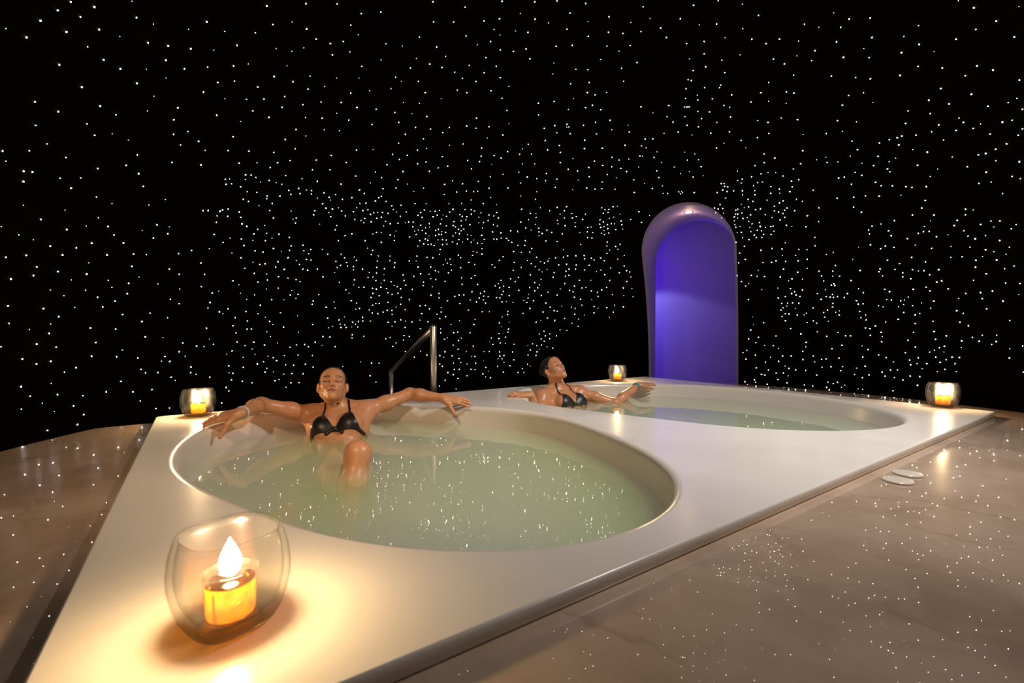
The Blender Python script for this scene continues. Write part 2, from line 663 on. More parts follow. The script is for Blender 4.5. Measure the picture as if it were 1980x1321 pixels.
# ------------------------------------------------------------------ fibre stars set into the dome
# (azimuth, elevation) of each star seen from the centre of the dome, in tenths of a degree
STARS = [
    (10, 432), (13, 455), (21, 479), (28, 494), (34, 390), (37, 459), (47, 373), (48, 360), (51, 412), (57, 373), (58, 340), (63, 353), (63, 424),
    (63, 461), (65, 335), (73, 355), (76, 306), (78, 378), (80, 330), (81, 420), (82, 287), (87, 398), (89, 292), (89, 496), (91, 347), (93, 328),
    (95, 362), (95, 461), (98, 315), (99, 440), (102, 235), (105, 275), (105, 327), (105, 360), (105, 477), (108, 231), (112, 292), (112, 371),
    (113, 163), (113, 305), (113, 328), (114, 378), (115, 185), (115, 209), (115, 419), (115, 494), (116, 149), (116, 398), (117, 243), (119, 85),
    (120, 52), (120, 201), (123, 219), (124, 365), (124, 455), (125, 183), (125, 237), (125, 294), (126, 245), (127, 165), (129, 117), (130, 318),
    (131, 195), (132, 81), (132, 206), (132, 479), (133, 69), (133, 142), (136, 228), (136, 412), (137, 534), (138, 243), (140, 210), (140, 379),
    (141, 263), (142, 156), (142, 335), (143, 359), (143, 396), (144, 98), (145, 90), (145, 179), (145, 202), (148, 226), (149, 266), (150, 86),
    (151, 133), (151, 259), (152, 374), (152, 455), (153, 198), (154, 147), (154, 513), (155, 155), (155, 189), (155, 231), (156, 216), (158, 239),
    (159, 98), (160, 172), (162, 254), (163, 90), (164, 326), (165, 547), (167, 205), (167, 248), (167, 410), (168, 351), (170, 95), (171, 155),
    (172, 377), (173, 111), (175, 506), (176, 319), (176, 493), (177, 128), (177, 221), (177, 237), (178, 396), (179, 564), (180, 149), (180, 206),
    (182, 90), (182, 116), (183, 81), (184, 132), (184, 360), (185, 307), (185, 544), (186, 67), (186, 338), (187, 267), (190, 47), (190, 163),
    (190, 382), (191, 58), (191, 237), (192, 289), (192, 468), (193, 260), (194, 67), (196, 175), (197, 191), (197, 382), (198, 246), (199, 97),
    (199, 280), (199, 372), (200, 222), (201, 63), (202, 82), (202, 174), (202, 254), (203, 49), (203, 74), (203, 311), (205, 247), (206, 438),
    (206, 531), (208, 59), (208, 80), (208, 383), (209, 147), (209, 185), (210, 314), (210, 356), (211, 204), (211, 478), (211, 509), (212, 45),
    (212, 92), (212, 162), (212, 246), (212, 455), (213, 66), (213, 103), (213, 118), (213, 273), (214, 76), (214, 137), (215, 192), (216, 168),
    (217, 559), (219, 230), (220, 73), (220, 304), (220, 354), (222, 192), (223, 383), (224, 56), (224, 145), (224, 340), (226, 345), (227, 213),
    (227, 241), (227, 320), (228, 130), (229, 195), (230, 48), (232, 166), (232, 366), (233, 36), (233, 182), (234, 64), (234, 128), (235, 115),
    (235, 460), (236, 23), (236, 55), (236, 142), (236, 572), (237, 80), (238, 102), (238, 270), (240, 155), (242, 192), (242, 324), (242, 422),
    (243, 186), (243, 355), (244, 53), (244, 206), (245, 36), (245, 60), (245, 151), (245, 494), (246, 90), (247, 144), (247, 231), (247, 249),
    (247, 535), (248, 132), (248, 331), (249, 257), (249, 310), (250, 71), (250, 150), (251, 198), (251, 451), (254, 29), (254, 141), (256, 122),
    (257, 269), (257, 384), (258, 235), (258, 363), (259, 213), (260, 398), (261, 44), (262, 152), (262, 525), (263, 165), (264, 346), (264, 557),
    (265, 32), (265, 232), (266, 56), (267, 11), (268, 153), (268, 315), (268, 416), (269, 169), (269, 190), (269, 433), (270, 43), (270, 268),
    (271, 201), (271, 378), (272, 353), (273, 118), (273, 197), (274, 142), (275, 62), (276, 257), (276, 263), (277, 33), (278, 240), (279, 95),
    (280, 87), (280, 102), (280, 144), (280, 292), (281, 39), (282, 540), (283, 337), (285, 66), (285, 317), (287, 112), (289, 302), (290, 350),
    (292, 375), (294, 421), (295, 97), (295, 108), (295, 239), (295, 572), (299, 33), (299, 74), (299, 122), (299, 130), (299, 166), (299, 202),
    (299, 351), (301, 109), (301, 148), (304, 47), (305, 173), (305, 518), (306, 126), (307, 62), (307, 80), (307, 136), (307, 221), (307, 614),
    (308, 9), (308, 28), (308, 148), (308, 387), (309, 379), (310, 154), (310, 321), (311, 538), (314, 9), (314, 187), (316, 43), (319, 32), (319, 494),
    (322, 166), (323, 96), (324, 387), (325, 575), (325, 638), (326, 551), (327, 160), (330, 96), (330, 196), (331, 500), (332, 431), (332, 455),
    (333, 13), (334, 214), (334, 236), (336, 44), (336, 80), (336, 138), (337, 131), (337, 162), (338, 9), (339, 37), (339, 181), (339, 205), (340, 184),
    (340, 197), (340, 484), (341, 58), (341, 102), (342, 136), (342, 312), (342, 407), (343, 161), (344, 17), (344, 166), (344, 182), (344, 342),
    (345, 151), (345, 234), (346, 145), (347, 290), (348, 162), (348, 590), (350, 14), (351, 74), (352, 388), (353, 43), (354, 121), (354, 140),
    (354, 163), (354, 175), (355, 190), (355, 609), (356, 3), (356, 523), (357, 199), (358, 16), (358, 95), (358, 265), (359, 128), (359, 466), (360, 7),
    (360, 56), (360, 136), (360, 207), (360, 251), (362, 159), (363, 303), (363, 364), (366, 328), (367, 41), (367, 55), (367, 169), (367, 383),
    (369, 285), (371, 497), (372, 103), (372, 118), (374, 246), (375, 27), (375, 333), (375, 659), (376, 145), (376, 230), (376, 364), (377, 122),
    (377, 355), (378, 50), (378, 214), (379, 513), (380, 60), (381, 7), (382, 315), (383, 348), (386, 466), (387, 119), (387, 136), (387, 248),
    (388, 196), (388, 376), (388, 577), (390, 84), (390, 177), (391, 76), (391, 133), (391, 229), (391, 449), (392, 34), (392, 290), (394, 8),
    (394, 209), (394, 239), (394, 322), (394, 408), (395, 166), (396, 53), (396, 68), (398, 99), (398, 154), (398, 335), (399, 319), (399, 384),
    (400, 356), (401, 169), (401, 293), (401, 307), (401, 349), (402, 133), (403, 175), (403, 314), (404, 145), (404, 474), (404, 609), (405, 198),
    (405, 333), (405, 505), (408, 34), (408, 155), (408, 172), (408, 263), (408, 632), (409, 181), (410, 304), (410, 318), (411, 195), (411, 419),
    (412, 230), (413, 387), (414, 109), (414, 363), (415, 59), (415, 135), (415, 253), (415, 329), (415, 405), (415, 448), (416, 155), (416, 241),
    (417, 217), (417, 321), (417, 352), (418, 150), (419, 36), (419, 167), (420, 22), (421, 136), (422, 9), (422, 123), (423, 310), (424, 147),
    (424, 203), (424, 286), (424, 295), (425, 40), (426, 155), (426, 342), (426, 388), (427, 131), (427, 374), (428, 27), (428, 143), (428, 233),
    (428, 295), (429, 58), (430, 183), (430, 281), (431, 165), (432, 256), (433, 581), (434, 317), (434, 404), (436, 48), (436, 72), (436, 231),
    (436, 375), (437, 14), (437, 562), (438, 295), (439, 95), (439, 526), (440, 26), (441, 329), (443, 283), (443, 437), (444, 77), (444, 670),
    (445, 362), (445, 371), (445, 387), (446, 290), (446, 355), (447, 278), (447, 298), (447, 305), (448, 451), (449, 55), (450, 329), (451, 206),
    (451, 232), (452, 255), (452, 344), (452, 508), (452, 642), (453, 31), (453, 292), (455, 4), (456, 493), (456, 546), (457, 279), (457, 617),
    (458, 45), (458, 182), (459, 21), (459, 77), (459, 120), (460, 284), (460, 349), (460, 543), (461, 219), (461, 305), (461, 321), (462, 336),
    (463, 514), (464, 208), (464, 386), (465, 22), (465, 291), (466, 299), (466, 310), (467, 380), (467, 470), (468, 317), (468, 366), (468, 600),
    (469, 92), (469, 359), (470, 336), (470, 402), (471, 277), (473, 386), (474, 34), (474, 82), (474, 210), (475, 6), (475, 58), (475, 343), (476, 317),
    (476, 327), (476, 581), (477, 11), (477, 117), (477, 131), (480, 195), (481, 266), (482, 106), (482, 241), (482, 282), (483, 165), (483, 292),
    (483, 335), (484, 303), (484, 454), (484, 530), (485, 326), (485, 369), (486, 89), (486, 191), (486, 319), (487, 334), (488, 491), (489, 1),
    (489, 327), (490, 67), (491, 254), (491, 293), (492, 50), (492, 303), (492, 322), (493, 200), (493, 308), (493, 315), (494, 6), (494, 551),
    (495, 236), (495, 275), (495, 378), (497, 62), (497, 661), (498, 370), (498, 511), (500, 212), (501, 380), (501, 385), (502, 449), (503, 359),
    (504, 624), (506, 374), (507, 386), (507, 476), (509, 582), (510, 601), (512, 332), (512, 341), (516, 349), (516, 543), (517, 324), (518, 371),
    (518, 535), (520, 504), (521, 341), (521, 568), (524, 517), (527, 335), (528, 344), (528, 571), (531, 492), (539, 558), (541, 406), (542, 423),
    (542, 528), (545, 436), (546, 543), (547, 529), (549, 481), (551, 447), (553, 530), (555, 643), (556, 499), (557, 514), (563, 407), (564, 659),
    (565, 378), (569, 418), (570, 439), (573, 454), (580, 491), (588, 510), (589, 417), (590, 381), (590, 677), (591, 539), (592, 384), (595, 380),
    (598, 384), (600, 521), (601, 431), (603, 696), (614, 494), (623, 384), (629, 443), (629, 663), (633, 385), (633, 400), (634, 533), (637, 464),
    (639, 416), (642, 429), (643, 488), (645, 455), (656, 397), (657, 680), (658, 619), (662, 474), (662, 490), (663, 547), (667, 345), (671, 647),
    (673, 460), (673, 479), (674, 408), (679, 461), (684, 441), (686, 333), (690, 355), (690, 667), (698, 418), (699, 393), (701, 507), (702, 519),
    (704, 594), (707, 458), (707, 615), (709, 642), (710, 179), (710, 341), (712, 197), (714, 221), (714, 435), (714, 484), (716, 232), (723, 212),
    (723, 235), (727, 267), (728, 245), (728, 442), (729, 322), (730, 182), (731, 157), (731, 198), (731, 331), (731, 458), (732, 339), (734, 353),
    (734, 695), (736, 291), (739, 231), (740, 369), (740, 425), (740, 673), (741, 281), (742, 260), (744, 403), (745, 322), (746, 287), (747, 515),
    (748, 334), (749, 348), (749, 465), (749, 653), (750, 161), (750, 369), (750, 447), (750, 532), (753, 146), (755, 184), (755, 335), (757, 580),
    (758, 242), (759, 346), (760, 215), (760, 280), (760, 364), (761, 316), (762, 135), (762, 358), (762, 433), (763, 325), (764, 333), (765, 297),
    (766, 273), (766, 289), (767, 156), (767, 200), (769, 364), (771, 228), (771, 313), (771, 634), (772, 258), (772, 321), (772, 330), (773, 339),
    (773, 357), (773, 451), (773, 483), (775, 419), (775, 552), (776, 406), (777, 368), (778, 195), (778, 316), (780, 238), (780, 264), (780, 328),
    (781, 344), (782, 335), (786, 155), (786, 181), (788, 190), (788, 510), (790, 235), (790, 531), (791, 578), (793, 406), (794, 460), (795, 145),
    (795, 159), (795, 260), (798, 318), (799, 561), (800, 174), (800, 307), (801, 193), (801, 264), (802, 216), (802, 330), (806, 249), (807, 431),
    (808, 449), (809, 599), (810, 308), (810, 329), (811, 320), (813, 201), (813, 409), (814, 583), (814, 620), (814, 671), (815, 692), (816, 357),
    (817, 140), (817, 239), (817, 263), (818, 270), (819, 558), (820, 485), (820, 500), (822, 162), (822, 200), (822, 346), (824, 527), (825, 175),
    (826, 294), (827, 718), (828, 217), (829, 131), (829, 319), (830, 115), (835, 425), (836, 250), (837, 155), (837, 241), (837, 270), (837, 352),
    (837, 443), (838, 142), (839, 180), (839, 204), (839, 332), (840, 340), (842, 192), (844, 122), (845, 158), (847, 350), (848, 407), (849, 359),
    (850, 195), (850, 467), (852, 228), (852, 241), (853, 622), (855, 106), (855, 574), (856, 270), (858, 252), (859, 237), (860, 133), (860, 226),
    (860, 513), (861, 210), (861, 447), (862, 373), (864, 334), (865, 267), (865, 525), (866, 283), (866, 350), (867, 160), (867, 365), (867, 599),
    (869, 556), (870, 107), (870, 317), (870, 659), (871, 198), (871, 525), (871, 530), (876, 251), (877, 149), (877, 358), (878, 94), (878, 185),
    (881, 301), (881, 338), (882, 128), (883, 345), (883, 460), (884, 150), (884, 266), (884, 479), (885, 372), (886, 66), (886, 234), (888, 224),
    (888, 492), (889, 428), (890, 706), (892, 412), (893, 87), (893, 98), (893, 158), (895, 320), (896, 683), (898, 515), (899, 69), (899, 134),
    (899, 191), (899, 265), (901, 259), (903, 94), (903, 167), (903, 241), (903, 365), (905, 82), (905, 528), (906, 104), (907, 325), (908, 302),
    (909, 147), (909, 255), (911, 73), (912, 87), (913, 570), (914, 128), (914, 184), (914, 236), (916, 64), (916, 98), (916, 220), (917, 439),
    (918, 318), (918, 425), (919, 207), (919, 258), (919, 484), (921, 58), (921, 240), (922, 72), (923, 50), (923, 201), (924, 124), (925, 313),
    (926, 321), (926, 371), (927, 329), (927, 615), (928, 267), (928, 501), (928, 632), (928, 658), (929, 194), (930, 212), (930, 247), (931, 76),
    (931, 172), (934, 523), (935, 351), (936, 26), (936, 62), (936, 337), (936, 359), (938, 403), (939, 155), (940, 253), (940, 388), (941, 51),
    (941, 201), (941, 229), (941, 286), (941, 429), (942, 30), (942, 72), (943, 186), (944, 178), (945, 278), (945, 325), (946, 168), (949, 260),
    (950, 12), (950, 359), (950, 457), (953, 346), (953, 722), (954, 20), (954, 144), (954, 173), (955, 546), (957, 302), (958, 292), (958, 329),
    (960, 566), (961, 475), (963, 12), (963, 245), (965, 277), (966, 195), (966, 431), (968, 223), (971, 341), (971, 691), (972, 367), (973, 40),
    (973, 75), (973, 493), (974, 292), (975, 214), (976, 58), (977, 321), (977, 394), (978, 168), (980, 255), (981, 27), (981, 238), (981, 419),
    (983, 279), (983, 456), (985, 125), (986, 109), (986, 220), (987, 102), (987, 183), (987, 484), (988, 201), (989, 141), (989, 148), (989, 298),
    (989, 440), (992, 77), (992, 91), (993, 170), (993, 474), (994, 322), (995, 35), (995, 50), (996, 13), (997, 302), (999, 43), (1001, 114),
    (1001, 136), (1001, 192), (1001, 204), (1002, 306), (1003, 169), (1004, 49), (1004, 78), (1004, 185), (1005, 58), (1007, 88), (1007, 99),
    (1007, 123), (1007, 267), (1008, 43), (1008, 178), (1008, 216), (1009, 26), (1010, 200), (1012, 408), (1012, 636), (1013, 209), (1015, 259),
    (1015, 306), (1016, 178), (1017, 317), (1020, 75), (1020, 204), (1024, 89), (1024, 244), (1025, 1), (1025, 303), (1026, 477), (1027, 80),
    (1027, 331), (1027, 347), (1027, 694), (1028, 59), (1029, 16), (1029, 434), (1031, 147), (1031, 249), (1032, 303), (1032, 358), (1033, 650),
    (1035, 24), (1035, 180), (1035, 374), (1036, 3), (1036, 527), (1037, 318), (1037, 333), (1038, 351), (1040, 39), (1040, 59), (1040, 166),
    (1041, 464), (1041, 674), (1042, 10), (1044, 191), (1045, 181), (1046, 173), (1047, 147), (1047, 506), (1048, 717), (1049, 549), (1050, 352),
    (1051, 341), (1052, 387), (1053, 187), (1055, 177), (1055, 302), (1057, 271), (1058, 34), (1058, 282), (1059, 20), (1059, 293), (1059, 405),
    (1060, 49), (1060, 467), (1060, 589), (1061, 168), (1061, 206), (1061, 336), (1061, 427), (1062, 130), (1062, 310), (1062, 325), (1063, 451),
    (1064, 71), (1064, 119), (1067, 49), (1068, 21), (1068, 225), (1068, 374), (1069, 274), (1070, 293), (1070, 355), (1071, 248), (1072, 101),
    (1072, 190), (1072, 335), (1072, 568), (1074, 346), (1074, 643), (1075, 172), (1076, 219), (1077, 7), (1077, 33), (1078, 150), (1078, 267),
    (1078, 276), (1079, 60), (1079, 299), (1085, 252), (1085, 294), (1086, 358), (1086, 397), (1087, 308), (1088, 497), (1088, 673), (1089, 416),
    (1090, 183), (1090, 517), (1091, 36), (1091, 89), (1092, 698), (1093, 330), (1093, 351), (1093, 600), (1094, 21), (1094, 300), (1094, 463),
    (1095, 45), (1095, 360), (1095, 453), (1096, 127), (1096, 205), (1096, 309), (1096, 396), (1097, 2), (1097, 65), (1097, 84), (1097, 478),
    (1098, 164), (1098, 219), (1099, 102), (1099, 379), (1101, -21), (1101, 182), (1103, 240), (1103, 345), (1104, 339), (1105, 21), (1105, 261),
    (1105, 294), (1106, 320), (1107, 10), (1107, 35), (1108, 74), (1108, 101), (1110, 51), (1110, 179), (1110, 359), (1110, 577), (1111, 266),
    (1112, 316), (1112, 438), (1113, 326), (1114, 298), (1114, 345), (1114, 395), (1115, 118), (1115, 310), (1115, 336), (1116, 616), (1117, 289),
    (1118, 319), (1119, 15), (1120, 348), (1120, 370), (1120, 641), (1122, 90), (1123, 234), (1124, 311), (1124, 511), (1125, -1), (1126, 60),
    (1126, 169), (1126, 245), (1126, 323), (1126, 452), (1127, 408), (1128, 48), (1128, 87), (1128, 135), (1128, 292), (1129, 228), (1129, 257),
    (1129, 304), (1130, 528), (1131, 29), (1132, 325), (1132, 333), (1134, 248), (1135, 210), (1137, -13), (1137, 34), (1137, 52), (1137, 101),
    (1137, 109), (1137, 391), (1138, 145), (1138, 662), (1139, 154), (1139, 255), (1139, 357), (1140, 131), (1140, 287), (1143, 244), (1143, 295),
    (1145, 175), (1145, 351), (1146, 184), (1147, 140), (1147, 310), (1147, 602), (1148, 323), (1148, 480), (1150, 285), (1151, 342), (1151, 367),
    (1151, 512), (1152, 229), (1152, 295), (1153, 411), (1154, 265), (1154, 275), (1156, 213), (1156, 305), (1156, 311), (1158, 625), (1159, 231),
    (1160, 344), (1161, 335), (1162, 198), (1162, 294), (1162, 305), (1162, 326), (1162, 649), (1162, 683), (1163, 180), (1163, 586), (1164, 151),
    (1165, 54), (1165, 315), (1166, 124), (1166, 383), (1166, 667), (1167, 214), (1168, 257), (1169, 282), (1169, 302), (1170, 238), (1170, 352),
    (1170, 402), (1171, 312), (1172, 223), (1173, 342), (1173, 436), (1174, 158), (1176, 284), (1178, 565), (1179, 62), (1180, 141), (1180, 349),
    (1181, 109), (1181, 257), (1181, 706), (1182, 199), (1182, 206), (1182, 338), (1182, 473), (1183, 127), (1183, 283), (1184, 300), (1185, 157),
    (1185, 291), (1186, 317), (1188, 324), (1191, 223), (1191, 293), (1191, 348), (1192, 50), (1192, 304), (1192, 451), (1193, 283), (1195, 315),
    (1195, 430), (1195, 503), (1198, 236), (1200, 123), (1200, 607), (1201, 309), (1201, 639), (1203, 289), (1204, 93), (1204, 248), (1204, 258),
    (1204, 361), (1205, 190), (1205, 217), (1205, 278), (1205, 349), (1205, 585), (1207, 319), (1207, 334), (1207, 565), (1208, 492), (1209, 169),
    (1210, 309), (1211, 62), (1212, 343), (1213, 300), (1213, 673), (1214, 112), (1214, 125), (1214, 421), (1215, 95), (1216, 86), (1216, 148),
    (1217, 337), (1218, 306), (1218, 389), (1219, 247), (1220, 198), (1224, 127), (1224, 314), (1225, 207), (1225, 323), (1227, 159), (1227, 173),
    (1227, 294), (1228, 436), (1229, 218), (1229, 358), (1230, 190), (1231, 80), (1234, 590), (1235, 181), (1235, 322), (1236, 123), (1236, 153),
    (1236, 459), (1238, 73), (1238, 194), (1239, 380), (1241, 114), (1242, 320), (1242, 493), (1242, 545), (1243, 138), (1244, 91), (1244, 146),
    (1245, 196), (1245, 340), (1247, 178), (1247, 430), (1248, 645), (1249, 232), (1250, 122), (1250, 241), (1251, 474), (1252, 203), (1253, 89),
    (1254, 146), (1254, 162), (1256, 181), (1256, 330), (1257, 391), (1257, 453), (1258, 317), (1259, 284), (1259, 302), (1260, 189), (1260, 292),
    (1260, 351), (1261, 244), (1262, 142), (1262, 253), (1262, 511), (1265, 40), (1266, 337), (1267, 205), (1269, 216), (1270, 228), (1270, 293),
    (1271, 3), (1272, 159), (1272, 191), (1273, 139), (1273, 199), (1274, 174), (1275, 314), (1275, 341), (1275, 411), (1275, 590), (1277, 440),
    (1279, 159), (1279, 607), (1280, 41), (1280, 347), (1280, 489), (1281, 187), (1281, 380), (1282, 395), (1283, 16), (1284, 140), (1284, 203),
    (1284, 332), (1285, 155), (1285, 218), (1286, 229), (1286, 277), (1286, 317), (1287, 124), (1287, 178), (1287, 241), (1287, 251), (1288, 308),
    (1289, 188), (1290, 170), (1290, 295), (1290, 546), (1291, 146), (1291, 210), (1292, 430), (1293, 527), (1295, 353), (1297, 323), (1297, 332),
    (1298, 94), (1298, 473), (1300, 218), (1300, 294), (1300, 679), (1301, 208), (1301, 260), (1301, 508), (1302, 44), (1302, 124), (1302, 252),
    (1303, 131), (1306, 320), (1306, 456), (1307, 189), (1307, 290), (1307, 331), (1308, 360), (1308, 655), (1309, 374), (1311, 112), (1311, 123),
    (1311, 148), (1311, 435), (1312, 263), (1312, 588), (1313, 357), (1315, 223), (1315, 329), (1316, 117), (1316, 312), (1316, 416), (1317, 188),
    (1317, 614), (1318, 146), (1318, 158), (1318, 350), (1319, 392), (1320, 276), (1320, 558), (1321, 91), (1321, 97), (1321, 325), (1322, 121),
    (1323, 112), (1324, 488), (1328, 192), (1328, 202), (1329, 162), (1329, 332), (1330, 238), (1331, 308), (1331, 316), (1333, 220), (1333, 520),
    (1334, 111), (1334, 226), (1335, 176), (1336, 244), (1336, 399), (1337, 37), (1337, 116), (1337, 343), (1338, 311), (1339, 131), (1339, 329),
    (1340, 379), (1342, 182), (1343, 501), (1344, 111), (1346, 117), (1346, 226), (1346, 359), (1349, 125), (1349, 232), (1349, 340), (1350, 285),
    (1351, 311), (1353, 75), (1353, 332), (1354, 587), (1355, 240), (1356, 571), (1357, 195), (1358, 324), (1358, 363), (1358, 434), (1359, 147),
    (1360, 113), (1360, 226), (1361, 548), (1362, 158), (1363, 246), (1363, 280), (1364, 93), (1366, 221), (1366, 642), (1368, 110), (1369, 212),
    (1369, 347), (1371, 128), (1371, 232), (1372, 314), (1374, 269), (1375, 384), (1376, 148), (1377, 94), (1377, 532), (1378, 78), (1378, 615),
    (1380, 550), (1382, 321), (1382, 471), (1384, 295), (1385, 287), (1387, 341), (1388, 495), (1389, 243), (1390, 202), (1390, 325), (1391, 84),
    (1393, 39), (1393, 170), (1393, 425), (1395, 60), (1398, 116), (1399, 365), (1400, 308), (1401, 250), (1401, 321), (1402, 158), (1403, 76),
    (1403, 152), (1403, 215), (1403, 346), (1404, 401), (1405, 663), (1406, 314), (1407, 45), (1407, 593), (1410, 80), (1410, 335), (1411, 28),
    (1414, 320), (1414, 339), (1418, 13), (1418, 229), (1418, 292), (1421, 62), (1421, 211), (1422, 516), (1423, 102), (1423, 247), (1423, 326),
    (1425, 80), (1425, 239), (1427, 131), (1427, 229), (1427, 344), (1428, 44), (1430, 212), (1431, 30), (1431, 168), (1431, 190), (1431, 382),
    (1431, 486), (1432, 14), (1434, 161), (1434, 305), (1434, 312), (1435, 243), (1435, 464), (1436, 76), (1436, 333), (1436, 562), (1438, 219),
    (1439, 193), (1439, 252), (1439, 404), (1441, 7), (1442, 46), (1444, 174), (1444, 444), (1445, 30), (1445, 62), (1445, 166), (1445, 225),
    (1447, 359), (1448, 584), (1450, 111), (1450, 337), (1452, 342), (1453, 21), (1454, 194), (1455, 157), (1458, 54), (1458, 84), (1458, 135),
    (1459, 501), (1460, 20), (1460, 248), (1460, 525), (1461, 228), (1461, 240), (1462, 341), (1463, 35), (1463, 208), (1463, 286), (1464, 59),
    (1464, 294), (1464, 374), (1464, 390), (1466, 466), (1467, 261), (1468, 176), (1468, 483), (1469, 115), (1469, 291), (1469, 541), (1471, 95),
    (1471, 195), (1471, 333), (1473, 62), (1474, 42), (1474, 437), (1475, 120), (1475, 237), (1476, 156), (1477, 36), (1477, 219), (1477, 303),
    (1477, 340), (1477, 356), (1478, 103), (1479, 210), (1480, 53), (1480, 81), (1483, -6), (1483, 127), (1487, 263), (1487, 328), (1488, 173),
    (1489, 188), (1489, 451), (1490, 50), (1490, 239), (1492, 197), (1493, 333), (1494, 146), (1495, 66), (1496, 132), (1497, 255), (1498, 20),
    (1498, 86), (1498, 213), (1500, 75), (1503, 418), (1504, 107), (1504, 183), (1504, 286), (1504, 510), (1505, 321), (1506, 162), (1506, 231),
    (1507, 211), (1507, 249), (1507, 471), (1508, 261), (1508, 353), (1509, 339), (1510, 613), (1511, 107), (1511, 376), (1511, 395), (1512, 81),
    (1512, 120), (1512, 549), (1513, 46), (1513, 196), (1514, 24), (1514, 62), (1514, 296), (1514, 307), (1515, 272), (1516, 135), (1517, 492),
    (1518, 154), (1519, 213), (1520, 231), (1520, 339), (1520, 442), (1520, 573), (1525, 87), (1525, 264), (1526, 312), (1526, 421), (1527, 316),
    (1528, 101), (1528, 246), (1529, 38), (1529, 163), (1529, 256), (1530, 202), (1531, 28), (1531, 367), (1532, 73), (1532, 125), (1533, 339),
    (1534, 112), (1534, 176), (1535, 11), (1535, 39), (1535, 299), (1536, 50), (1536, 402), (1537, 456), (1539, 17), (1539, 555), (1540, 68),
    (1540, 217), (1540, 236), (1540, 357), (1541, 533), (1544, 265), (1544, 478), (1545, 138), (1545, 181), (1545, 379), (1546, -6), (1546, 317),
    (1546, 333), (1547, 245), (1547, 596), (1549, 577), (1552, 130), (1553, 267), (1554, 301), (1555, 494), (1556, 222), (1557, 337), (1558, 133),
    (1558, 276), (1560, 543), (1561, 84), (1562, 314), (1563, 283), (1564, 35), (1564, 164), (1564, 302), (1565, 243), (1565, 357), (1566, 338),
    (1568, 92), (1570, 440), (1572, 330), (1573, 160), (1574, 108), (1574, 146), (1574, 235), (1575, 81), (1575, 318), (1575, 336), (1576, 138),
    (1576, 454), (1578, 476), (1579, 273), (1582, 283), (1582, 420), (1584, 41), (1586, 82), (1586, 368), (1590, 186), (1590, 280), (1591, 168),
    (1591, 244), (1591, 318), (1591, 537), (1592, 44), (1592, 52), (1592, 223), (1593, 261), (1593, 277), (1593, 348), (1595, 270), (1597, 323),
    (1599, 201), (1599, 315), (1600, 519), (1601, 68), (1603, 321), (1605, 489), (1606, 87), (1607, 438), (1607, 585), (1610, 75), (1611, 274),
    (1613, 35), (1613, 418), (1614, 469), (1615, 507), (1617, 216), (1618, 142), (1618, 272), (1618, 358), (1619, 40), (1620, 539), (1621, -2),
    (1621, 162), (1621, 377), (1622, 62), (1622, 399), (1626, 182), (1628, 447), (1629, 69), (1631, 122), (1631, 147), (1633, 63), (1633, 427),
    (1634, 95), (1634, 209), (1637, 48), (1639, 0), (1641, 187), (1642, 498), (1644, 26), (1647, 328), (1651, 347), (1652, 166), (1652, 534), (1653, 49),
    (1655, 127), (1656, 232), (1657, 96), (1657, 241), (1657, 560), (1659, 13), (1659, 54), (1661, 392), (1664, 69), (1664, 116), (1664, 414),
    (1665, 464), (1666, 354), (1667, 438), (1668, 26), (1673, 223), (1674, 240), (1675, 273), (1676, 201), (1676, 517), (1678, 172), (1683, 41),
    (1683, 452), (1684, 80), (1687, 318), (1687, 341), (1687, 359), (1688, 150), (1688, 426), (1689, 124), (1689, 163), (1690, 72), (1690, 184),
    (1690, 229), (1690, 497), (1692, 199), (1693, 261), (1695, 106), (1698, 408), (1700, 30), (1700, 473), (1701, 140), (1703, 349), (1708, 156),
    (1708, 210), (1708, 527), (1709, 280), (1713, 364), (1714, 132), (1714, 164), (1715, 434), (1716, 90), (1717, 378), (1719, 74), (1721, 292),
    (1722, 143), (1722, 217), (1723, 193), (1724, 107), (1724, 453), (1725, 7), (1726, 29), (1730, 476), (1732, -3), (1732, 225), (1733, 311),
    (1735, 62), (1736, 19), (1737, 150), (1737, 251), (1740, 168), (1740, 296), (1741, 181), (1741, 418), (1744, 203), (1745, 130), (1746, 232),
    (1747, 58), (1750, 359), (1752, 322), (1752, 439), (1753, 34), (1753, 376), (1754, 399), (1755, 160), (1756, 16), (1756, 220), (1757, 253),
    (1758, 86), (1759, 142), (1759, 195), (1760, 47), (1760, 119), (1761, 471), (1762, 71), (1763, -3), (1767, 101), (1767, 111), (1768, 27),
    (1769, 282), (1769, 414), (1771, 167), (1771, 185), (1773, 321), (1773, 453), (1774, 147), (1775, 212), (1776, 69), (1777, 127), (1778, 90),
    (1779, 427), (1780, 36), (1781, 340), (1781, 378), (1782, 267), (1782, 395), (1784, 231), (1786, 192), (1787, 105), (1787, 254), (1788, 24),
    (1789, 47), (1790, 75), (1790, 312), (1793, 169), (1794, 160), (1802, 260), (1802, 340), (1802, 417), (1804, 195), (1804, 216), (1804, 319),
    (1806, 179), (1806, 281), (1807, 111), (1808, 381), (1811, 88), (1811, 128), (1813, 434), (1814, 154), (1819, 197), (1824, 174), (1825, 225),
    (1830, 257), (1830, 286), (1830, 379), (1831, 347), (1833, 405), (1834, 246), (1834, 428), (1837, 201), (1837, 317), (1838, 255), (1842, 274),
    (1849, 297), (1852, 436), (1853, 380), (1856, 398), (1857, 258), (1862, 315), (1864, 265), (1864, 353), (1877, 410), (1880, 379), (1880, 396),
    (1898, 400), (1901, 388), (1905, 356), (1906, 373), (1924, 352), (3584, 455),
]


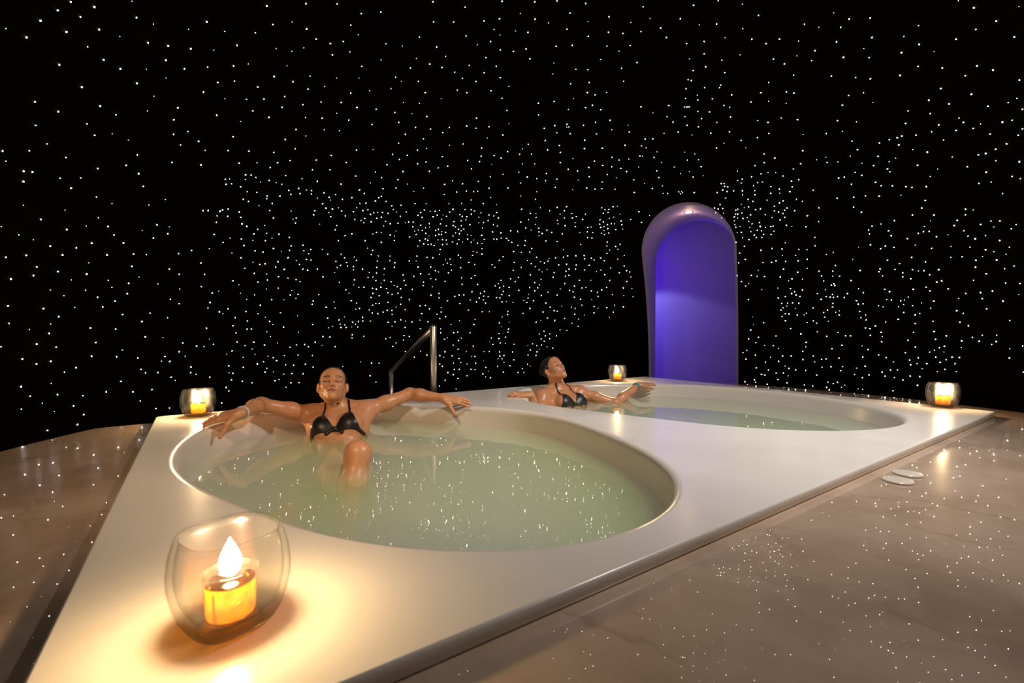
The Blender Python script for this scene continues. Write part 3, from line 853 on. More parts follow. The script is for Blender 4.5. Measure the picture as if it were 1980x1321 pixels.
def star_point(az, el):
    a, e = math.radians(az), math.radians(el)
    if el >= 0:
        d = Vector((math.cos(e) * math.cos(a), math.cos(e) * math.sin(a), math.sin(e)))
        return DOME_C + d * (DOME_R - 0.004), d
    d = Vector((math.cos(a), math.sin(a), 0))
    return DOME_C + d * (DOME_R - 0.004) + Vector((0, 0, e * DOME_R)), d


def make_stars():
    stars = []
    seen = [(a / 10.0, e / 10.0) for a, e in STARS]
    for az, el in seen:
        p, d = star_point(az, el)
        stars.append((p, d, rnd.choice((0.85, 1.0, 1.0, 1.12, 0.65, 0.4))))
    # the dome goes on behind the camera and overhead with the same stars
    right, up = Vector((1, 0, 0)), Vector((0, math.sin(math.radians(1.19)), math.cos(math.radians(1.19))))
    fwd = Vector((0, math.cos(math.radians(1.19)), -math.sin(math.radians(1.19))))
    k = 0
    while k < 700:
        az = rnd.uniform(0, 360)
        el = math.degrees(math.asin(rnd.uniform(0.0, 1.0)))
        p, d = star_point(az, el)
        q = p - Vector((0, 0, 1.04))
        f = q.dot(fwd)
        if f > 0.02 and abs(q.dot(right) / f * 890) < 992 and -662 < -q.dot(up) / f * 890 < 662:
            continue
        if el > 86:
            continue
        stars.append((p, d, rnd.choice((0.8, 1.0, 1.15, 0.65))))
        k += 1
    # a star: a small lens-shaped cap
    R = 0.0031
    ring = []
    for j, (r, h) in enumerate(((1.0, 0.0), (0.75, 0.45), (0.35, 0.62))):
        ring.append([(R * r * math.cos(2 * math.pi * i / 8), R * r * math.sin(2 * math.pi * i / 8), R * h) for i in range(8)])
    V = [v for rr in ring for v in rr]
    F = []
    for j in range(2):
        for i in range(8):
            F.append((j * 8 + i, j * 8 + (i + 1) % 8, j * 8 + 8 + (i + 1) % 8, j * 8 + 8 + i))
    F.append(tuple(range(16, 24)))
    me = bpy.data.meshes.new('star_light')
    me.from_pydata(V, [], F)
    me.materials.append(M_STAR)
    me.update()
    campos = Vector((0, 0, 1.04))
    n_seen = len(seen)
    order = sorted(range(n_seen), key=lambda i: (stars[i][0] - campos).length / stars[i][2])
    inv = CEILING.matrix_world.inverted() if False else Matrix.Translation(-CEILING.location)
    single = set(order[:300])
    for i in order[:300]:
        p, d, s = stars[i]
        o = bpy.data.objects.new('star_light', me)
        COL.objects.link(o)
        o.parent = CEILING
        o.matrix_local = inv @ Matrix.Translation(p) @ (-d).to_track_quat('Z', 'Y').to_matrix().to_4x4() @ Matrix.Scale(s, 4)
    VV, FF = [], []
    for i, (p, d, s) in enumerate(stars):
        if i in single:
            continue
        mt = inv @ Matrix.Translation(p) @ (-d).to_track_quat('Z', 'Y').to_matrix().to_4x4() @ Matrix.Scale(s, 4)
        b = len(VV)
        VV += [mt @ Vector(v) for v in V]
        FF += [tuple(b + k for k in f) for f in F]
    o = from_data('star_lights', VV, FF, M_STAR, CEILING, False)
    o['kind'] = 'stuff'


make_stars()

# ------------------------------------------------------------------ lamps of the room
def make_downlight():
    p = door_point(0.0, DOOR_TOP, -0.36)
    t = empty('downlight', p)
    tag(t, 'small warm round downlight set in the top of the arched doorway', 'lamp')
    V, F = lathe_data([(0.034, -0.004), (0.046, -0.006), (0.052, -0.002), (0.052, 0.02)], 32)
    from_data('trim_ring', V, F, M_STEEL, t)
    V, F = lathe_data([(0.0005, -0.010), (0.018, -0.009), (0.030, -0.006), (0.035, -0.001)], 32)
    from_data('lens', V, F, M_LAMP_WARM, t)
    l = light('downlight_beam', 'SPOT', (0, 0, -0.02), DOWN_W, (1.0, 0.66, 0.38), t, spot_size=math.radians(70), spot_blend=0.8, shadow_soft_size=0.03)
    l.rotation_euler = (0, 0, 0)
    # the warm halo on the arch lining round the lens
    light('downlight_glow', 'POINT', (0, 0, -0.05), DOWN_W * 0.12, (1.0, 0.60, 0.30), t, shadow_soft_size=0.03)


make_downlight()


def strip_lamp(name, label, x, t, z0, z1, mat, watts, col, direction, spot=None):
    e = empty(name, door_point(x, z0, t))
    tag(e, label, 'lamp')
    h = z1 - z0
    yaw = math.atan2(DOOR_R.y, DOOR_R.x)
    e.rotation_euler = (0, 0, yaw)
    bm = bmesh.new()
    bmesh.ops.create_cube(bm, size=1, matrix=Matrix.Translation((0, 0, h / 2)) @ Matrix.Diagonal((0.05, 0.05, h, 1)))
    bmesh.ops.bevel(bm, geom=list(bm.edges), offset=0.006, segments=2, affect='EDGES')
    from_bm('housing', bm, M_STEEL, e, False)
    bm = bmesh.new()
    bmesh.ops.create_cube(bm, size=1, matrix=Matrix.Translation((0.027, 0, h / 2)) @ Matrix.Diagonal((0.012, 0.034, h * 0.94, 1)))
    from_bm('diffuser', bm, mat, e, False)
    if spot:
        l = light(name + '_beam', 'SPOT', (0.06, 0, h / 2), watts, col, e, spot_size=math.radians(spot), spot_blend=0.35, shadow_soft_size=0.05)
    else:
        l = light(name + '_beam', 'AREA', (0.045, 0, h / 2), watts, col, e, shape='RECTANGLE', size=0.05, size_y=h * 0.9)
    aim(l, direction)
    return e


strip_lamp('blue_strip_lamp', 'tall blue strip lamp behind the left jamb of the arched doorway', -1.55, 0.25, 0.5, 2.5,
           M_LAMP_BLUE, BLUE_W, (0.15, 0.008, 1.0), (1, 0.16, 0))
strip_lamp('pale_wall_lamp', 'short pale lamp high behind the left jamb of the arched doorway', -1.05, 0.24, 1.78, 1.92,
           M_LAMP_PALE, PALE_W, (0.62, 0.62, 1.0), (1, 0.30, -1.15), 60)


def make_ceiling_lamp():
    t = empty('ceiling_lamp', (2.0, 1.6, 3.04))
    tag(t, 'round spot lamp high on the right side of the dark starry dome', 'lamp')
    aim(t, (0.95 - 2.0, 2.25 - 1.6, 0.6 - 3.04))
    V, F = lathe_data([(0.001, 0.06), (0.07, 0.05), (0.085, 0.02), (0.085, -0.045), (0.078, -0.05), (0.074, -0.03)], 40)
    from_data('can', V, F, M_STEEL, t)
    V, F = lathe_data([(0.001, -0.034), (0.05, -0.033), (0.0745, -0.030)], 40)
    from_data('lens', V, F, M_LAMP_CEIL, t)
    light('ceiling_lamp_beam', 'SPOT', (0, 0, -0.06), CEILING_W, (1.0, 0.91, 0.84), t, spot_size=math.radians(92), spot_blend=1.0, shadow_soft_size=0.10)


make_ceiling_lamp()


def make_warm_spot():
    t = empty('spot_lamp', (-0.72, 0.32, 2.34))
    tag(t, 'warm spot lamp on the dome behind the camera', 'lamp')
    aim(t, (-0.90 + 0.72, 2.40 - 0.32, 0.6 - 2.34))
    V, F = lathe_data([(0.001, 0.05), (0.05, 0.04), (0.06, 0.015), (0.06, -0.035), (0.055, -0.04), (0.052, -0.02)], 32)
    from_data('can', V, F, M_STEEL, t)
    V, F = lathe_data([(0.001, -0.024), (0.035, -0.023), (0.0525, -0.020)], 32)
    from_data('lens', V, F, M_LAMP_WARM, t)
    light('spot_lamp_beam', 'SPOT', (0, 0, -0.05), WARM_W, (1.0, 0.66, 0.36), t, spot_size=math.radians(78), spot_blend=1.0, shadow_soft_size=0.05)


make_warm_spot()


# ------------------------------------------------------------------ plinth and bath
def rounded_rect(hu, hv, r, n=6, sub=24):
    pts = []
    for cx, cy, a0 in ((hu - r, hv - r, 0), (-hu + r, hv - r, 90), (-hu + r, -hv + r, 180), (hu - r, -hv + r, 270)):
        for i in range(n + 1):
            a = math.radians(a0 + 90 * i / n)
            pts.append((cx + r * math.cos(a), cy + r * math.sin(a)))
    out = []
    k = len(pts)
    for i in range(k):
        a, b = pts[i], pts[(i + 1) % k]
        L = math.hypot(b[0] - a[0], b[1] - a[1])
        m = max(1, int(L / 0.15))
        for j in range(m):
            out.append((a[0] + (b[0] - a[0]) * j / m, a[1] + (b[1] - a[1]) * j / m))
    return out


def fill_between(loops, z):
    """triangulated flat face between an outer loop and holes, all given in 3D"""
    bm = bmesh.new()
    edges = []
    for lp in loops:
        v = [bm.verts.new((p[0], p[1], z)) for p in lp]
        for i in range(len(v)):
            edges.append(bm.edges.new((v[i], v[(i + 1) % len(v)])))
    bmesh.ops.triangle_fill(bm, use_beauty=True, use_dissolve=False, edges=edges, normal=(0, 0, 1))
    for f in bm.faces:
        if f.normal.z < 0:
            f.normal_flip()
        f.smooth = False
    return bm


def add_rings(bm, rings, smooth=True):
    rows = [[bm.verts.new(p) for p in r] for r in rings]
    n = len(rows[0])
    for a, b in zip(rows, rows[1:]):
        for i in range(n):
            f = bm.faces.new((a[i], b[i], b[(i + 1) % n], a[(i + 1) % n]))
            f.smooth = smooth
    return rows


def make_floor():
    n = 96
    circ = [(DOME_C.x + 3.19 * math.cos(2 * math.pi * i / n), DOME_C.y + 3.19 * math.sin(2 * math.pi * i / n)) for i in range(n)]
    inner = [tuple(uv(u, v, 0)) for u, v in rounded_rect(HU - 0.08, HV - 0.08, 0.02)]
    o = from_bm('floor', fill_between([circ, inner], 0.0), M_FLOOR, None, False)
    o['kind'] = 'structure'


make_floor()


def make_plinth():
    # a round deck, cut straight along the back of the slab where the steps go down
    n, R = 200, 2.545
    c = Vector((0.495, 2.147))

    def outline(d, z):
        out = []
        for i in range(n):
            p = c + Vector((math.cos(2 * math.pi * i / n), math.sin(2 * math.pi * i / n))) * (R - d) - CEN
            u, v = p.dot(UAX), p.dot(VAX)
            out.append(tuple(uv(u, min(v, HV - 0.004 - d), z)))
        return out
    inner = [tuple(uv(u, v, Z_DECK)) for u, v in rounded_rect(HU - 0.08, HV - 0.08, 0.02)]
    bm = fill_between([outline(0.02, Z_DECK), inner], Z_DECK)
    add_rings(bm, [outline(0.02, Z_DECK), outline(0.008, Z_DECK - 0.003), outline(0.002, Z_DECK - 0.009), outline(0.0, Z_DECK - 0.02), outline(0.0, 0.0)])
    bmesh.ops.remove_doubles(bm, verts=bm.verts, dist=1e-5)
    o = from_bm('marble_plinth', bm, M_MARBLE, None, False)
    o.data.polygons.foreach_set('use_smooth', [p.normal.z < 0.98 for p in o.data.polygons])
    tag(o, 'round glossy beige marble plinth carrying the white bath slab', 'plinth')
    return o


make_plinth()

RIM1 = [(-1.81, .15), (-1.72, .71), (-1.52, .91), (-1.18, 1.12), (-0.90, 1.06), (-1.80, .51), (-.44, .63), (-.29, .47), (-.18, -.04), (-.27, -.47), (-.43, -.82), (-.55, -.97), (-.70, -1.07), (-.83, -1.12), (-1.0, -1.11), (-1.2, -1.05), (-1.32, -.97), (-1.45, -.84), (-1.56, -.67), (-1.68, -.42), (-1.76, -.17), (-1.80, .04), (-.62, .86)]
RIM2 = [(.05, .83), (.03, .53), (.05, .20), (.12, -.16), (.22, -.41), (.31, -.59), (.47, -.78), (.69, -.97), (.96, -1.09), (1.17, -1.04), (1.52, -.80), (1.75, -.50), (1.83, -.20), (1.75, .17), (1.62, .56), (1.37, .86), (1.01, 1.05), (.68, 1.13), (.40, 1.10), (.17, 1.0)]


def rim_curve(pts, c, n=144, harm=4):
    """smooth closed outline through measured points: polar Fourier fit"""
    P = np.array(pts) - np.array(c)
    th = np.arctan2(P[:, 1], P[:, 0])
    r = np.hypot(P[:, 0], P[:, 1])
    A = [np.ones_like(th)]
    for k in range(1, harm + 1):
        A += [np.cos(k * th), np.sin(k * th)]
    A = np.array(A).T
    reg = np.diag([0] + [0.01 * (1 + j // 2) ** 2 for j in range(2 * harm)])
    co = np.linalg.solve(A.T @ A + reg, A.T @ r)
    t = np.linspace(0, 2 * np.pi, n, endpoint=False)
    B = [np.ones_like(t)]
    for k in range(1, harm + 1):
        B += [np.cos(k * t), np.sin(k * t)]
    rr = np.array(B).T @ co
    return np.stack([c[0] + rr * np.cos(t), c[1] + rr * np.sin(t)], 1)


C1, C2 = (-1.01, 0.02), (0.93, 0.03)
CURVE1 = rim_curve(RIM1, C1)
CURVE2 = rim_curve(RIM2, C2)


def offset_curve(cv, d):
    """inset a closed counter-clockwise curve by d"""
    t = np.roll(cv, -1, 0) - np.roll(cv, 1, 0)
    t /= np.linalg.norm(t, axis=1)[:, None]
    nrm = np.stack([-t[:, 1], t[:, 0]], 1)
    return cv + nrm * d


def ring3(cv, z):
    return [tuple(uv(p[0], p[1], z)) for p in cv]


BOWL = [(0.0, 0.0), (0.006, -0.001), (0.013, -0.004), (0.020, -0.010), (0.025, -0.019), (0.028, -0.032), (0.033, -0.06), (0.043, -0.10), (0.056, -0.15), (0.085, -0.24), (0.14, -0.34), (0.22, -0.43), (0.34, -0.50), (0.50, -0.54)]


def basin_rings(cv, c):
    rings = [ring3(offset_curve(cv, d), Z_SLAB + z) for d, z in BOWL]
    last = offset_curve(cv, 0.50)
    for k in (0.6, 0.25, 0.02):
        rings.append(ring3((last - np.array(c)) * k + np.array(c), Z_SLAB - 0.55))
    return rings


def make_bath():
    root = empty('bath', (CEN.x, CEN.y, Z_SLAB))
    tag(root, 'white rectangular cast slab with two oval sunken bath basins', 'bath')
    inv = Matrix.Translation(-root.location)
    lip = 0.03
    outer = lambda d, z: [tuple(uv(u, v, z)) for u, v in rounded_rect(HU - d, HV - d, max(0.03 - d, 0.008))]
    bm = fill_between([outer(0.014, Z_SLAB), ring3(offset_curve(CURVE1, -lip), Z_SLAB), ring3(offset_curve(CURVE2, -lip), Z_SLAB)], Z_SLAB)
    add_rings(bm, [outer(0.014, Z_SLAB), outer(0.006, Z_SLAB), outer(0.003, Z_SLAB - 0.0008), outer(0.0009, Z_SLAB - 0.003), outer(0.0, Z_SLAB - 0.006), outer(0.0, Z_SLAB - 0.026), outer(0.004, Z_SLAB - 0.0305)])
    for cv in (CURVE1, CURVE2):
        add_rings(bm, [ring3(offset_curve(cv, -lip), Z_SLAB), ring3(offset_curve(cv, -0.012), Z_SLAB), ring3(cv, Z_SLAB)])
    bmesh.ops.transform(bm, matrix=inv, verts=bm.verts)
    o = from_bm('slab', bm, M_SLAB, root, False)
    o.data.polygons.foreach_set('use_smooth', [p.normal.z < 0.9999 for p in o.data.polygons])
    for cv, c in ((CURVE1, C1), (CURVE2, C2)):
        bm = bmesh.new()
        add_rings(bm, basin_rings(cv, c))
        bmesh.ops.recalc_face_normals(bm, faces=bm.faces)
        if sum(f.normal.z for f in bm.faces) < 0:
            bmesh.ops.reverse_faces(bm, faces=bm.faces)
        bmesh.ops.transform(bm, matrix=inv, verts=bm.verts)
        from_bm('basin', bm, M_BASIN, root)


make_bath()


def make_water(cv, c, label):
    bm = bmesh.new()
    depth = Z_SLAB - Z_WATER
    ins = np.interp(depth, [-z for d, z in BOWL], [d for d, z in BOWL])
    rings = []
    for d, z in BOWL:
        if z < -depth:
            rings.append(ring3(offset_curve(cv, d - 0.004), Z_SLAB + z - 0.004))
    last = offset_curve(cv, 0.50)
    for k in (0.6, 0.25, 0.02):
        rings.append(ring3((last - np.array(c)) * k + np.array(c), Z_SLAB - 0.556))
    top = []
    for k in (1.0,):
        top.append(ring3((offset_curve(cv, ins - 0.004) - np.array(c)) * k + np.array(c), Z_WATER))
    rows = add_rings(bm, top + rings)
    bm.faces.new(rows[0])
    bm.faces.new(rows[-1])
    bmesh.ops.recalc_face_normals(bm, faces=bm.faces)
    o = from_bm('bath_water', bm, M_WATER, None, False)
    tag(o, label, 'water')
    return o


make_water(CURVE1, C1, 'murky green water in the near basin with the woman whose knee shows')
make_water(CURVE2, C2, 'murky green water in the far basin below the arched doorway')

# ------------------------------------------------------------------ candles in glass bowls
def make_candle(loc, rz, label, flame=1.0):
    t = empty('candle_glass', loc, rz)
    tag(t, label, 'candle', 'lit oil candles in glass bowls on the corners of the bath slab')
    H = 0.142
    out = [(0.002, 0.0), (0.040, 0.0), (0.050, 0.003), (0.058, 0.010), (0.066, 0.024), (0.073, 0.045), (0.0775, 0.068), (0.078, 0.088), (0.0755, 0.110), (0.071, 0.128), (0.0675, H - 0.003)]
    rim = [(0.0660, H), (0.0632, H - 0.0003), (0.0612, H - 0.003)]
    inn = [(0.0635, 0.127), (0.0670, 0.110), (0.0690, 0.088), (0.0680, 0.068), (0.0635, 0.047), (0.055, 0.029), (0.045, 0.019), (0.030, 0.0145), (0.002, 0.0140)]
    V, F = lathe_data(out + rim + inn, 56, 0.35, 0.0)
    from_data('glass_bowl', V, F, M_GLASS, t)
    cup_o = [(0.002, 0.0145), (0.030, 0.0145), (0.0335, 0.017), (0.0345, 0.024), (0.0350, 0.050), (0.0355, 0.072), (0.0375, 0.080), (0.0385, 0.084), (0.0375, 0.0845), (0.0355, 0.080)]
    cup_i = [(0.0340, 0.072)]
    V, F = lathe_data(cup_o + cup_i, 40)
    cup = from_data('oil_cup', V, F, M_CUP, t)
    oil = [(0.001, 0.0165), (0.029, 0.0165), (0.0325, 0.019), (0.0333, 0.030), (0.0338, 0.066), (0.0325, 0.0672), (0.001, 0.0668)]
    V, F = lathe_data(oil, 40)
    from_data('oil', V, F, M_OIL, cup)
    # bent wire wick holder: two crossing loops
    path = []
    for i in range(25):
        a = math.pi * i / 24
        path.append((0.027 * math.cos(a), 0.006, 0.064 - 0.040 * math.sin(a) ** 0.8))
    V, F = tube_data(path, 0.0014, 6)
    from_data('wire_loop', V, F, M_WIRE, t)
    V, F = tube_data([(x, -0.006 + 0.3 * x, z) for x, y, z in path], 0.0014, 6)
    from_data('wire_loop', V, F, M_WIRE, t)
    V, F = lathe_data([(0.0008, 0.060), (0.0022, 0.060), (0.0022, 0.0765), (0.0008, 0.078)], 10)
    wick = from_data('wick', V, F, M_WIRE, t)
    fl = [(0.0006, 0.073), (0.0080, 0.076), (0.0130, 0.082), (0.0152, 0.090), (0.0145, 0.099), (0.0112, 0.109), (0.0065, 0.119), (0.0022, 0.127), (0.0004, 0.131)]
    V, F = lathe_data(fl, 20)
    from_data('flame', V, F, M_FLAME, wick)
    light('flame_light', 'POINT', (0, 0, 0.095), CANDLE_W * flame, (1.0, 0.66, 0.34), t, shadow_soft_size=0.010)
    return t


make_candle((-0.4245, 0.6865, Z_SLAB), 0.95, 'large candle glass in the foreground, nearest the camera, with amber oil')
make_candle((-1.640, 2.400, Z_SLAB), 0.3, 'candle glass on the left corner of the slab beside an outstretched hand', 1.7)
make_candle((2.525, 2.690, Z_SLAB), 0.6, 'candle glass on the right corner of the slab beside the empty rim', 1.2)
make_candle((0.945, 4.12, Z_SLAB), 0.9, 'small distant candle glass on the far corner left of the blue doorway')

# ------------------------------------------------------------------ handrail
def make_handrail():
    t = empty('handrail', (-0.581, 3.40, 0.0))
    tag(t, 'polished steel handrail sloping down behind the left bath basin', 'handrail')
    o = Vector(t.location)
    top, low = Vector((-0.581, 3.40, 1.068)), Vector((-1.235, 4.70, 0.635))
    V, F = tube_data([Vector((-0.581, 3.40, 0.0)) - o, top - o + Vector((0, 0, 0.010)), top - o + Vector((0, 0, 0.018)), top - o + Vector((0, 0, 0.023))], [0.0240, 0.0240, 0.019, 0.008], 24)
    from_data('post', V, F, M_STEEL, t)
    V, F = tube_data([Vector((low.x, low.y, 0)) - o, low - o + Vector((0, 0, 0.004))], 0.0225, 24)
    from_data('post', V, F, M_STEEL, t)
    d = (low - top).normalized()
    V, F = tube_data([top - o, low - o - d * -0.010], 0.0225, 24)
    from_data('rail', V, F, M_STEEL, t)
    for p, z in ((Vector((-0.581, 3.40, 0)), 0.0), (low, 0.0)):
        V, F = lathe_data([(0.024, 0.0), (0.045, 0.0), (0.045, 0.006), (0.040, 0.009), (0.0245, 0.010)], 28)
        V = [Vector(v) + Vector((p.x, p.y, z)) - o for v in V]
        from_data('base_flange', V, F, M_STEEL, t)


make_handrail()

# ------------------------------------------------------------------ two flat caps on the marble
def make_cap(px, loc, label):
    V, F = lathe_data([(0.0005, 0.0070), (0.0350, 0.0070), (0.0385, 0.0063), (0.0402, 0.0048), (0.0408, 0.003), (0.0402, 0.0), (0.0005, 0.0)], 48)
    o = from_data('round_cap', V, F, M_DISC)
    o.location = loc
    tag(o, label, 'cap', 'flat round white caps on the marble deck')


make_cap(0, (1.212, 1.436, Z_DECK), 'flat round white cap on the marble, nearer the camera of the two')
make_cap(0, (1.303, 1.506, Z_DECK), 'flat round white cap on the marble, farther from the camera of the two')


# ------------------------------------------------------------------ people: one continuous implicit surface per body
class Shape:
    def __init__(self):
        self.P = []

    def cone(self, a, b, ra, rb, k=0.02, op='add'):
        a, b = np.array(a, float), np.array(b, float)
        c = (a + b) / 2
        self.P.append(('c', op, k, c, np.linalg.norm(b - a) / 2 + max(ra, rb), a, b, ra, rb))

    def ball(self, c, r, k=0.02, op='add'):
        self.cone(c, np.array(c, float) + [0, 0, 1e-6], r, r, k, op)

    def ell(self, c, axes, radii, k=0.02, op='add'):
        c = np.array(c, float)
        self.P.append(('e', op, k, c, max(radii), np.array(axes, float), np.array(radii, float)))

    @staticmethod
    def prim(p, X):
        if p[0] == 'c':
            a, b, ra, rb = p[5:]
            ba = b - a
            pa = X - a
            h = np.clip(pa @ ba / (ba @ ba), 0, 1)
            return np.linalg.norm(pa - h[:, None] * ba, axis=1) - (ra + (rb - ra) * h)
        axes, r = p[5], p[6]
        q = (X - p[3]) @ axes.T
        k0 = np.linalg.norm(q / r, axis=1)
        k1 = np.linalg.norm(q / (r * r), axis=1) + 1e-9
        return k0 * (k0 - 1) / k1

    def near(self, c, r):
        return [p for p in self.P if np.linalg.norm(p[3] - c) - p[4] - r < 0.06]

    def eval(self, X, prims=None):
        d = np.full(len(X), 0.25)
        for p in (self.P if prims is None else prims):
            e = self.prim(p, X)
            k = p[2]
            if p[1] == 'add':
                h = np.maximum(k - np.abs(d - e), 0) / k
                d = np.minimum(d, e) - h * h * k * 0.25
            else:
                e = -e
                h = np.maximum(k - np.abs(d - e), 0) / k
                d = np.maximum(d, e) + h * h * k * 0.25
        return d


def grouped(fn, shape, X, cell=0.14):
    """evaluate fn(X, prims) in spatial groups so that far primitives are skipped"""
    out = np.empty(len(X))
    key = np.floor(X / cell).astype(np.int64)
    key = (key[:, 0] + 500) * 4000000 + (key[:, 1] + 500) * 2000 + key[:, 2] + 500
    order = np.argsort(key, kind='stable')
    ks = key[order]
    st = np.flatnonzero(np.r_[True, ks[1:] != ks[:-1]])
    en = np.r_[st[1:], len(ks)]
    for s, e in zip(st, en):
        idx = order[s:e]
        Y = X[idx]
        lo, hi = Y.min(0), Y.max(0)
        prims = shape.near((lo + hi) / 2, np.linalg.norm(hi - lo) / 2)
        out[idx] = fn(Y, prims)
    return out


def mesh_implicit(shape, fn, lo, hi, h):
    """sparse surface nets"""
    lo, hi = np.array(lo, float), np.array(hi, float)
    B = 8
    nb = np.ceil((hi - lo) / (h * B)).astype(int)
    g = np.stack(np.meshgrid(*[np.arange(n) for n in nb], indexing='ij'), -1).reshape(-1, 3)
    cen = lo + (g + 0.5) * h * B
    d = grouped(fn, shape, cen, 0.3)
    act = g[np.abs(d) < h * B * 1.25]
    off = np.stack(np.meshgrid(*[np.arange(B + 1)] * 3, indexing='ij'), -1).reshape(-1, 3)
    pts = (act[:, None, :] * B + off[None]).reshape(-1, 3)
    val = grouped(fn, shape, lo + pts * h).reshape(len(act), B + 1, B + 1, B + 1)
    dims = nb * B + 4
    kf = lambda c: ((c[..., 0] + 1) * dims[1] + c[..., 1] + 1) * dims[2] + c[..., 2] + 1
    # cell vertices
    corner = [(i, j, k) for i in (0, 1) for j in (0, 1) for k in (0, 1)]
    cv = np.stack([val[:, i:i + B, j:j + B, k:k + B] for i, j, k in corner], -1)
    neg = cv < 0
    mixed = neg.any(-1) & ~neg.all(-1)
    bi, ci, cj, ck = np.nonzero(mixed)
    cval = cv[bi, ci, cj, ck]
    cell = act[bi] * B + np.stack([ci, cj, ck], 1)
    acc = np.zeros((len(cell), 3))
    cnt = np.zeros(len(cell))
    for a in range(8):
        for b in range(a + 1, 8):
            A, Bc = np.array(corner[a]), np.array(corner[b])
            if np.abs(A - Bc).sum() != 1:
                continue
            va, vb = cval[:, a], cval[:, b]
            m = (va < 0) != (vb < 0)
            t = va[m] / (va[m] - vb[m])
            acc[m] += A + (Bc - A) * t[:, None]
            cnt[m] += 1
    pos = lo + (cell + acc / cnt[:, None]) * h
    keys = kf(cell)
    srt = np.argsort(keys)
    sk = keys[srt]
    quads = []
    for ax in range(3):
        u, v = [(1, 2), (2, 0), (0, 1)][ax]
        v0 = val[:, :B, :B, :B]
        sl = [slice(0, B)] * 3
        sl[ax] = slice(1, B + 1)
        v1 = val[(slice(None),) + tuple(sl)]
        m = (v0 < 0) != (v1 < 0)
        bi, i, j, k = np.nonzero(m)
        p = act[bi] * B + np.stack([i, j, k], 1)
        flip = v0[bi, i, j, k] > 0
        eu, ev = np.eye(3, dtype=int)[u], np.eye(3, dtype=int)[v]
        cells = [p - eu - ev, p - ev, p, p - eu]
        idx, ok = [], np.ones(len(p), bool)
        for c in cells:
            q = kf(c)
            w = np.clip(np.searchsorted(sk, q), 0, len(sk) - 1)
            ok &= sk[w] == q
            idx.append(srt[w])
        Q = np.stack(idx, 1)
        Q[flip] = Q[flip][:, ::-1]
        quads.append(Q[ok])
    Q = np.concatenate(quads)
    # settle the vertices on the surface
    for _ in range(2):
        f0 = grouped(fn, shape, pos)
        e = 1e-4
        G = np.stack([grouped(fn, shape, pos + np.eye(3)[a] * e) - f0 for a in range(3)], 1) / e
        step = f0 / np.maximum((G * G).sum(1), 0.2)
        pos = pos - G * np.clip(step, -h, h)[:, None]
    return pos, Q


def mesh_object(name, pos, Q, mat, parent=None, origin=None, tint=None):
    me = bpy.data.meshes.new(name)
    o3 = np.zeros(3) if origin is None else np.array(origin)
    P = (pos - o3).astype(np.float32)
    me.vertices.add(len(P))
    me.vertices.foreach_set('co', P.ravel())
    me.loops.add(Q.size)
    me.loops.foreach_set('vertex_index', Q.ravel().astype(np.int32))
    me.polygons.add(len(Q))
    me.polygons.foreach_set('loop_start', (np.arange(len(Q)) * 4).astype(np.int32))
    me.update(calc_edges=True)
    me.validate()
    if tint is not None:
        at = me.color_attributes.new('tint', 'FLOAT_COLOR', 'POINT')
        at.data.foreach_set('color', np.c_[tint, np.ones(len(tint))].astype(np.float32).ravel())
    return link(name, me, mat, parent)


def unit(v):
    v = np.array(v, float)
    return v / np.linalg.norm(v)


def add_hand(S, wrist, d, back, thumb, curl, spread=1.0, thumb_dir=None, scale=1.0):
    """palm, four separate fingers of different length and a thumb leaving the side of the palm"""
    w = np.array(wrist, float)
    d = unit(d)
    back = np.array(back, float)
    back = unit(back - d * (back @ d))
    s = np.cross(d, back)
    if s @ np.array(thumb) < 0:
        s = -s
    k = scale
    tips = []
    S.ell(w + d * 0.012 * k, [d, s, back], (0.035 * k, 0.027 * k, 0.019 * k), 0.018)
    offs = (0.027, 0.009, -0.009, -0.026)
    plen = (0.088, 0.090, 0.086, 0.078)
    flen = (0.070, 0.078, 0.072, 0.056)
    for i in range(4):
        kn = w + (d * plen[i] + s * offs[i] * 1.05 + back * (0.004 if i in (1, 2) else 0.0)) * k
        S.cone(w + (d * 0.014 + s * offs[i] * 0.55) * k, kn, 0.0135 * k, 0.0115 * k, 0.016)
        ang = 0.0
        p = kn
        dirv = unit(d + s * offs[i] * 5.0 * spread)
        r = (0.0094, 0.0088, 0.0080, 0.0066) if i < 3 else (0.0084, 0.0078, 0.0070, 0.0058)
        for j, fr in enumerate((0.44, 0.31, 0.25)):
            ang += curl[i][j] if isinstance(curl[0], (list, tuple)) else curl[j]
            q = p + (dirv * math.cos(ang) - back * math.sin(ang)) * flen[i] * fr * k
            S.cone(p, q, r[j] * k, r[j + 1] * k, 0.004)
            p = q
        tips.append(p)
    t0 = w + (d * 0.018 + s * 0.020 - back * 0.004) * k
    td = unit(d * 0.62 + s * 0.75 - back * 0.25) if thumb_dir is None else unit(thumb_dir)
    t1 = t0 + unit(d * 0.6 + s * 0.5 + td * 0.6) * 0.045 * k
    t2 = t1 + td * 0.034 * k
    t3 = t2 + unit(td + d * 0.15) * 0.028 * k
    S.cone(t0, t1, 0.0165 * k, 0.0125 * k, 0.018)
    S.cone(t1, t2, 0.0118 * k, 0.0100 * k, 0.006)
    S.cone(t2, t3, 0.0100 * k, 0.0078 * k, 0.004)
    tips.append(t3)
    return tips


class Head:
    def __init__(self, c, f, u, s=0.91):
        self.s = s
        self.c = np.array(c, float)
        self.f = unit(f)
        u = np.array(u, float)
        self.u = unit(u - self.f * (u @ self.f))
        self.r = np.cross(self.u, self.f)          # towards her left
        self.ax = np.array([self.r, self.f, self.u])

    def w(self, x, y, z):
        return self.c + (self.r * x + self.f * y + self.u * z) * self.s

    def local(self, X):
        return (X - self.c) @ self.ax.T / self.s


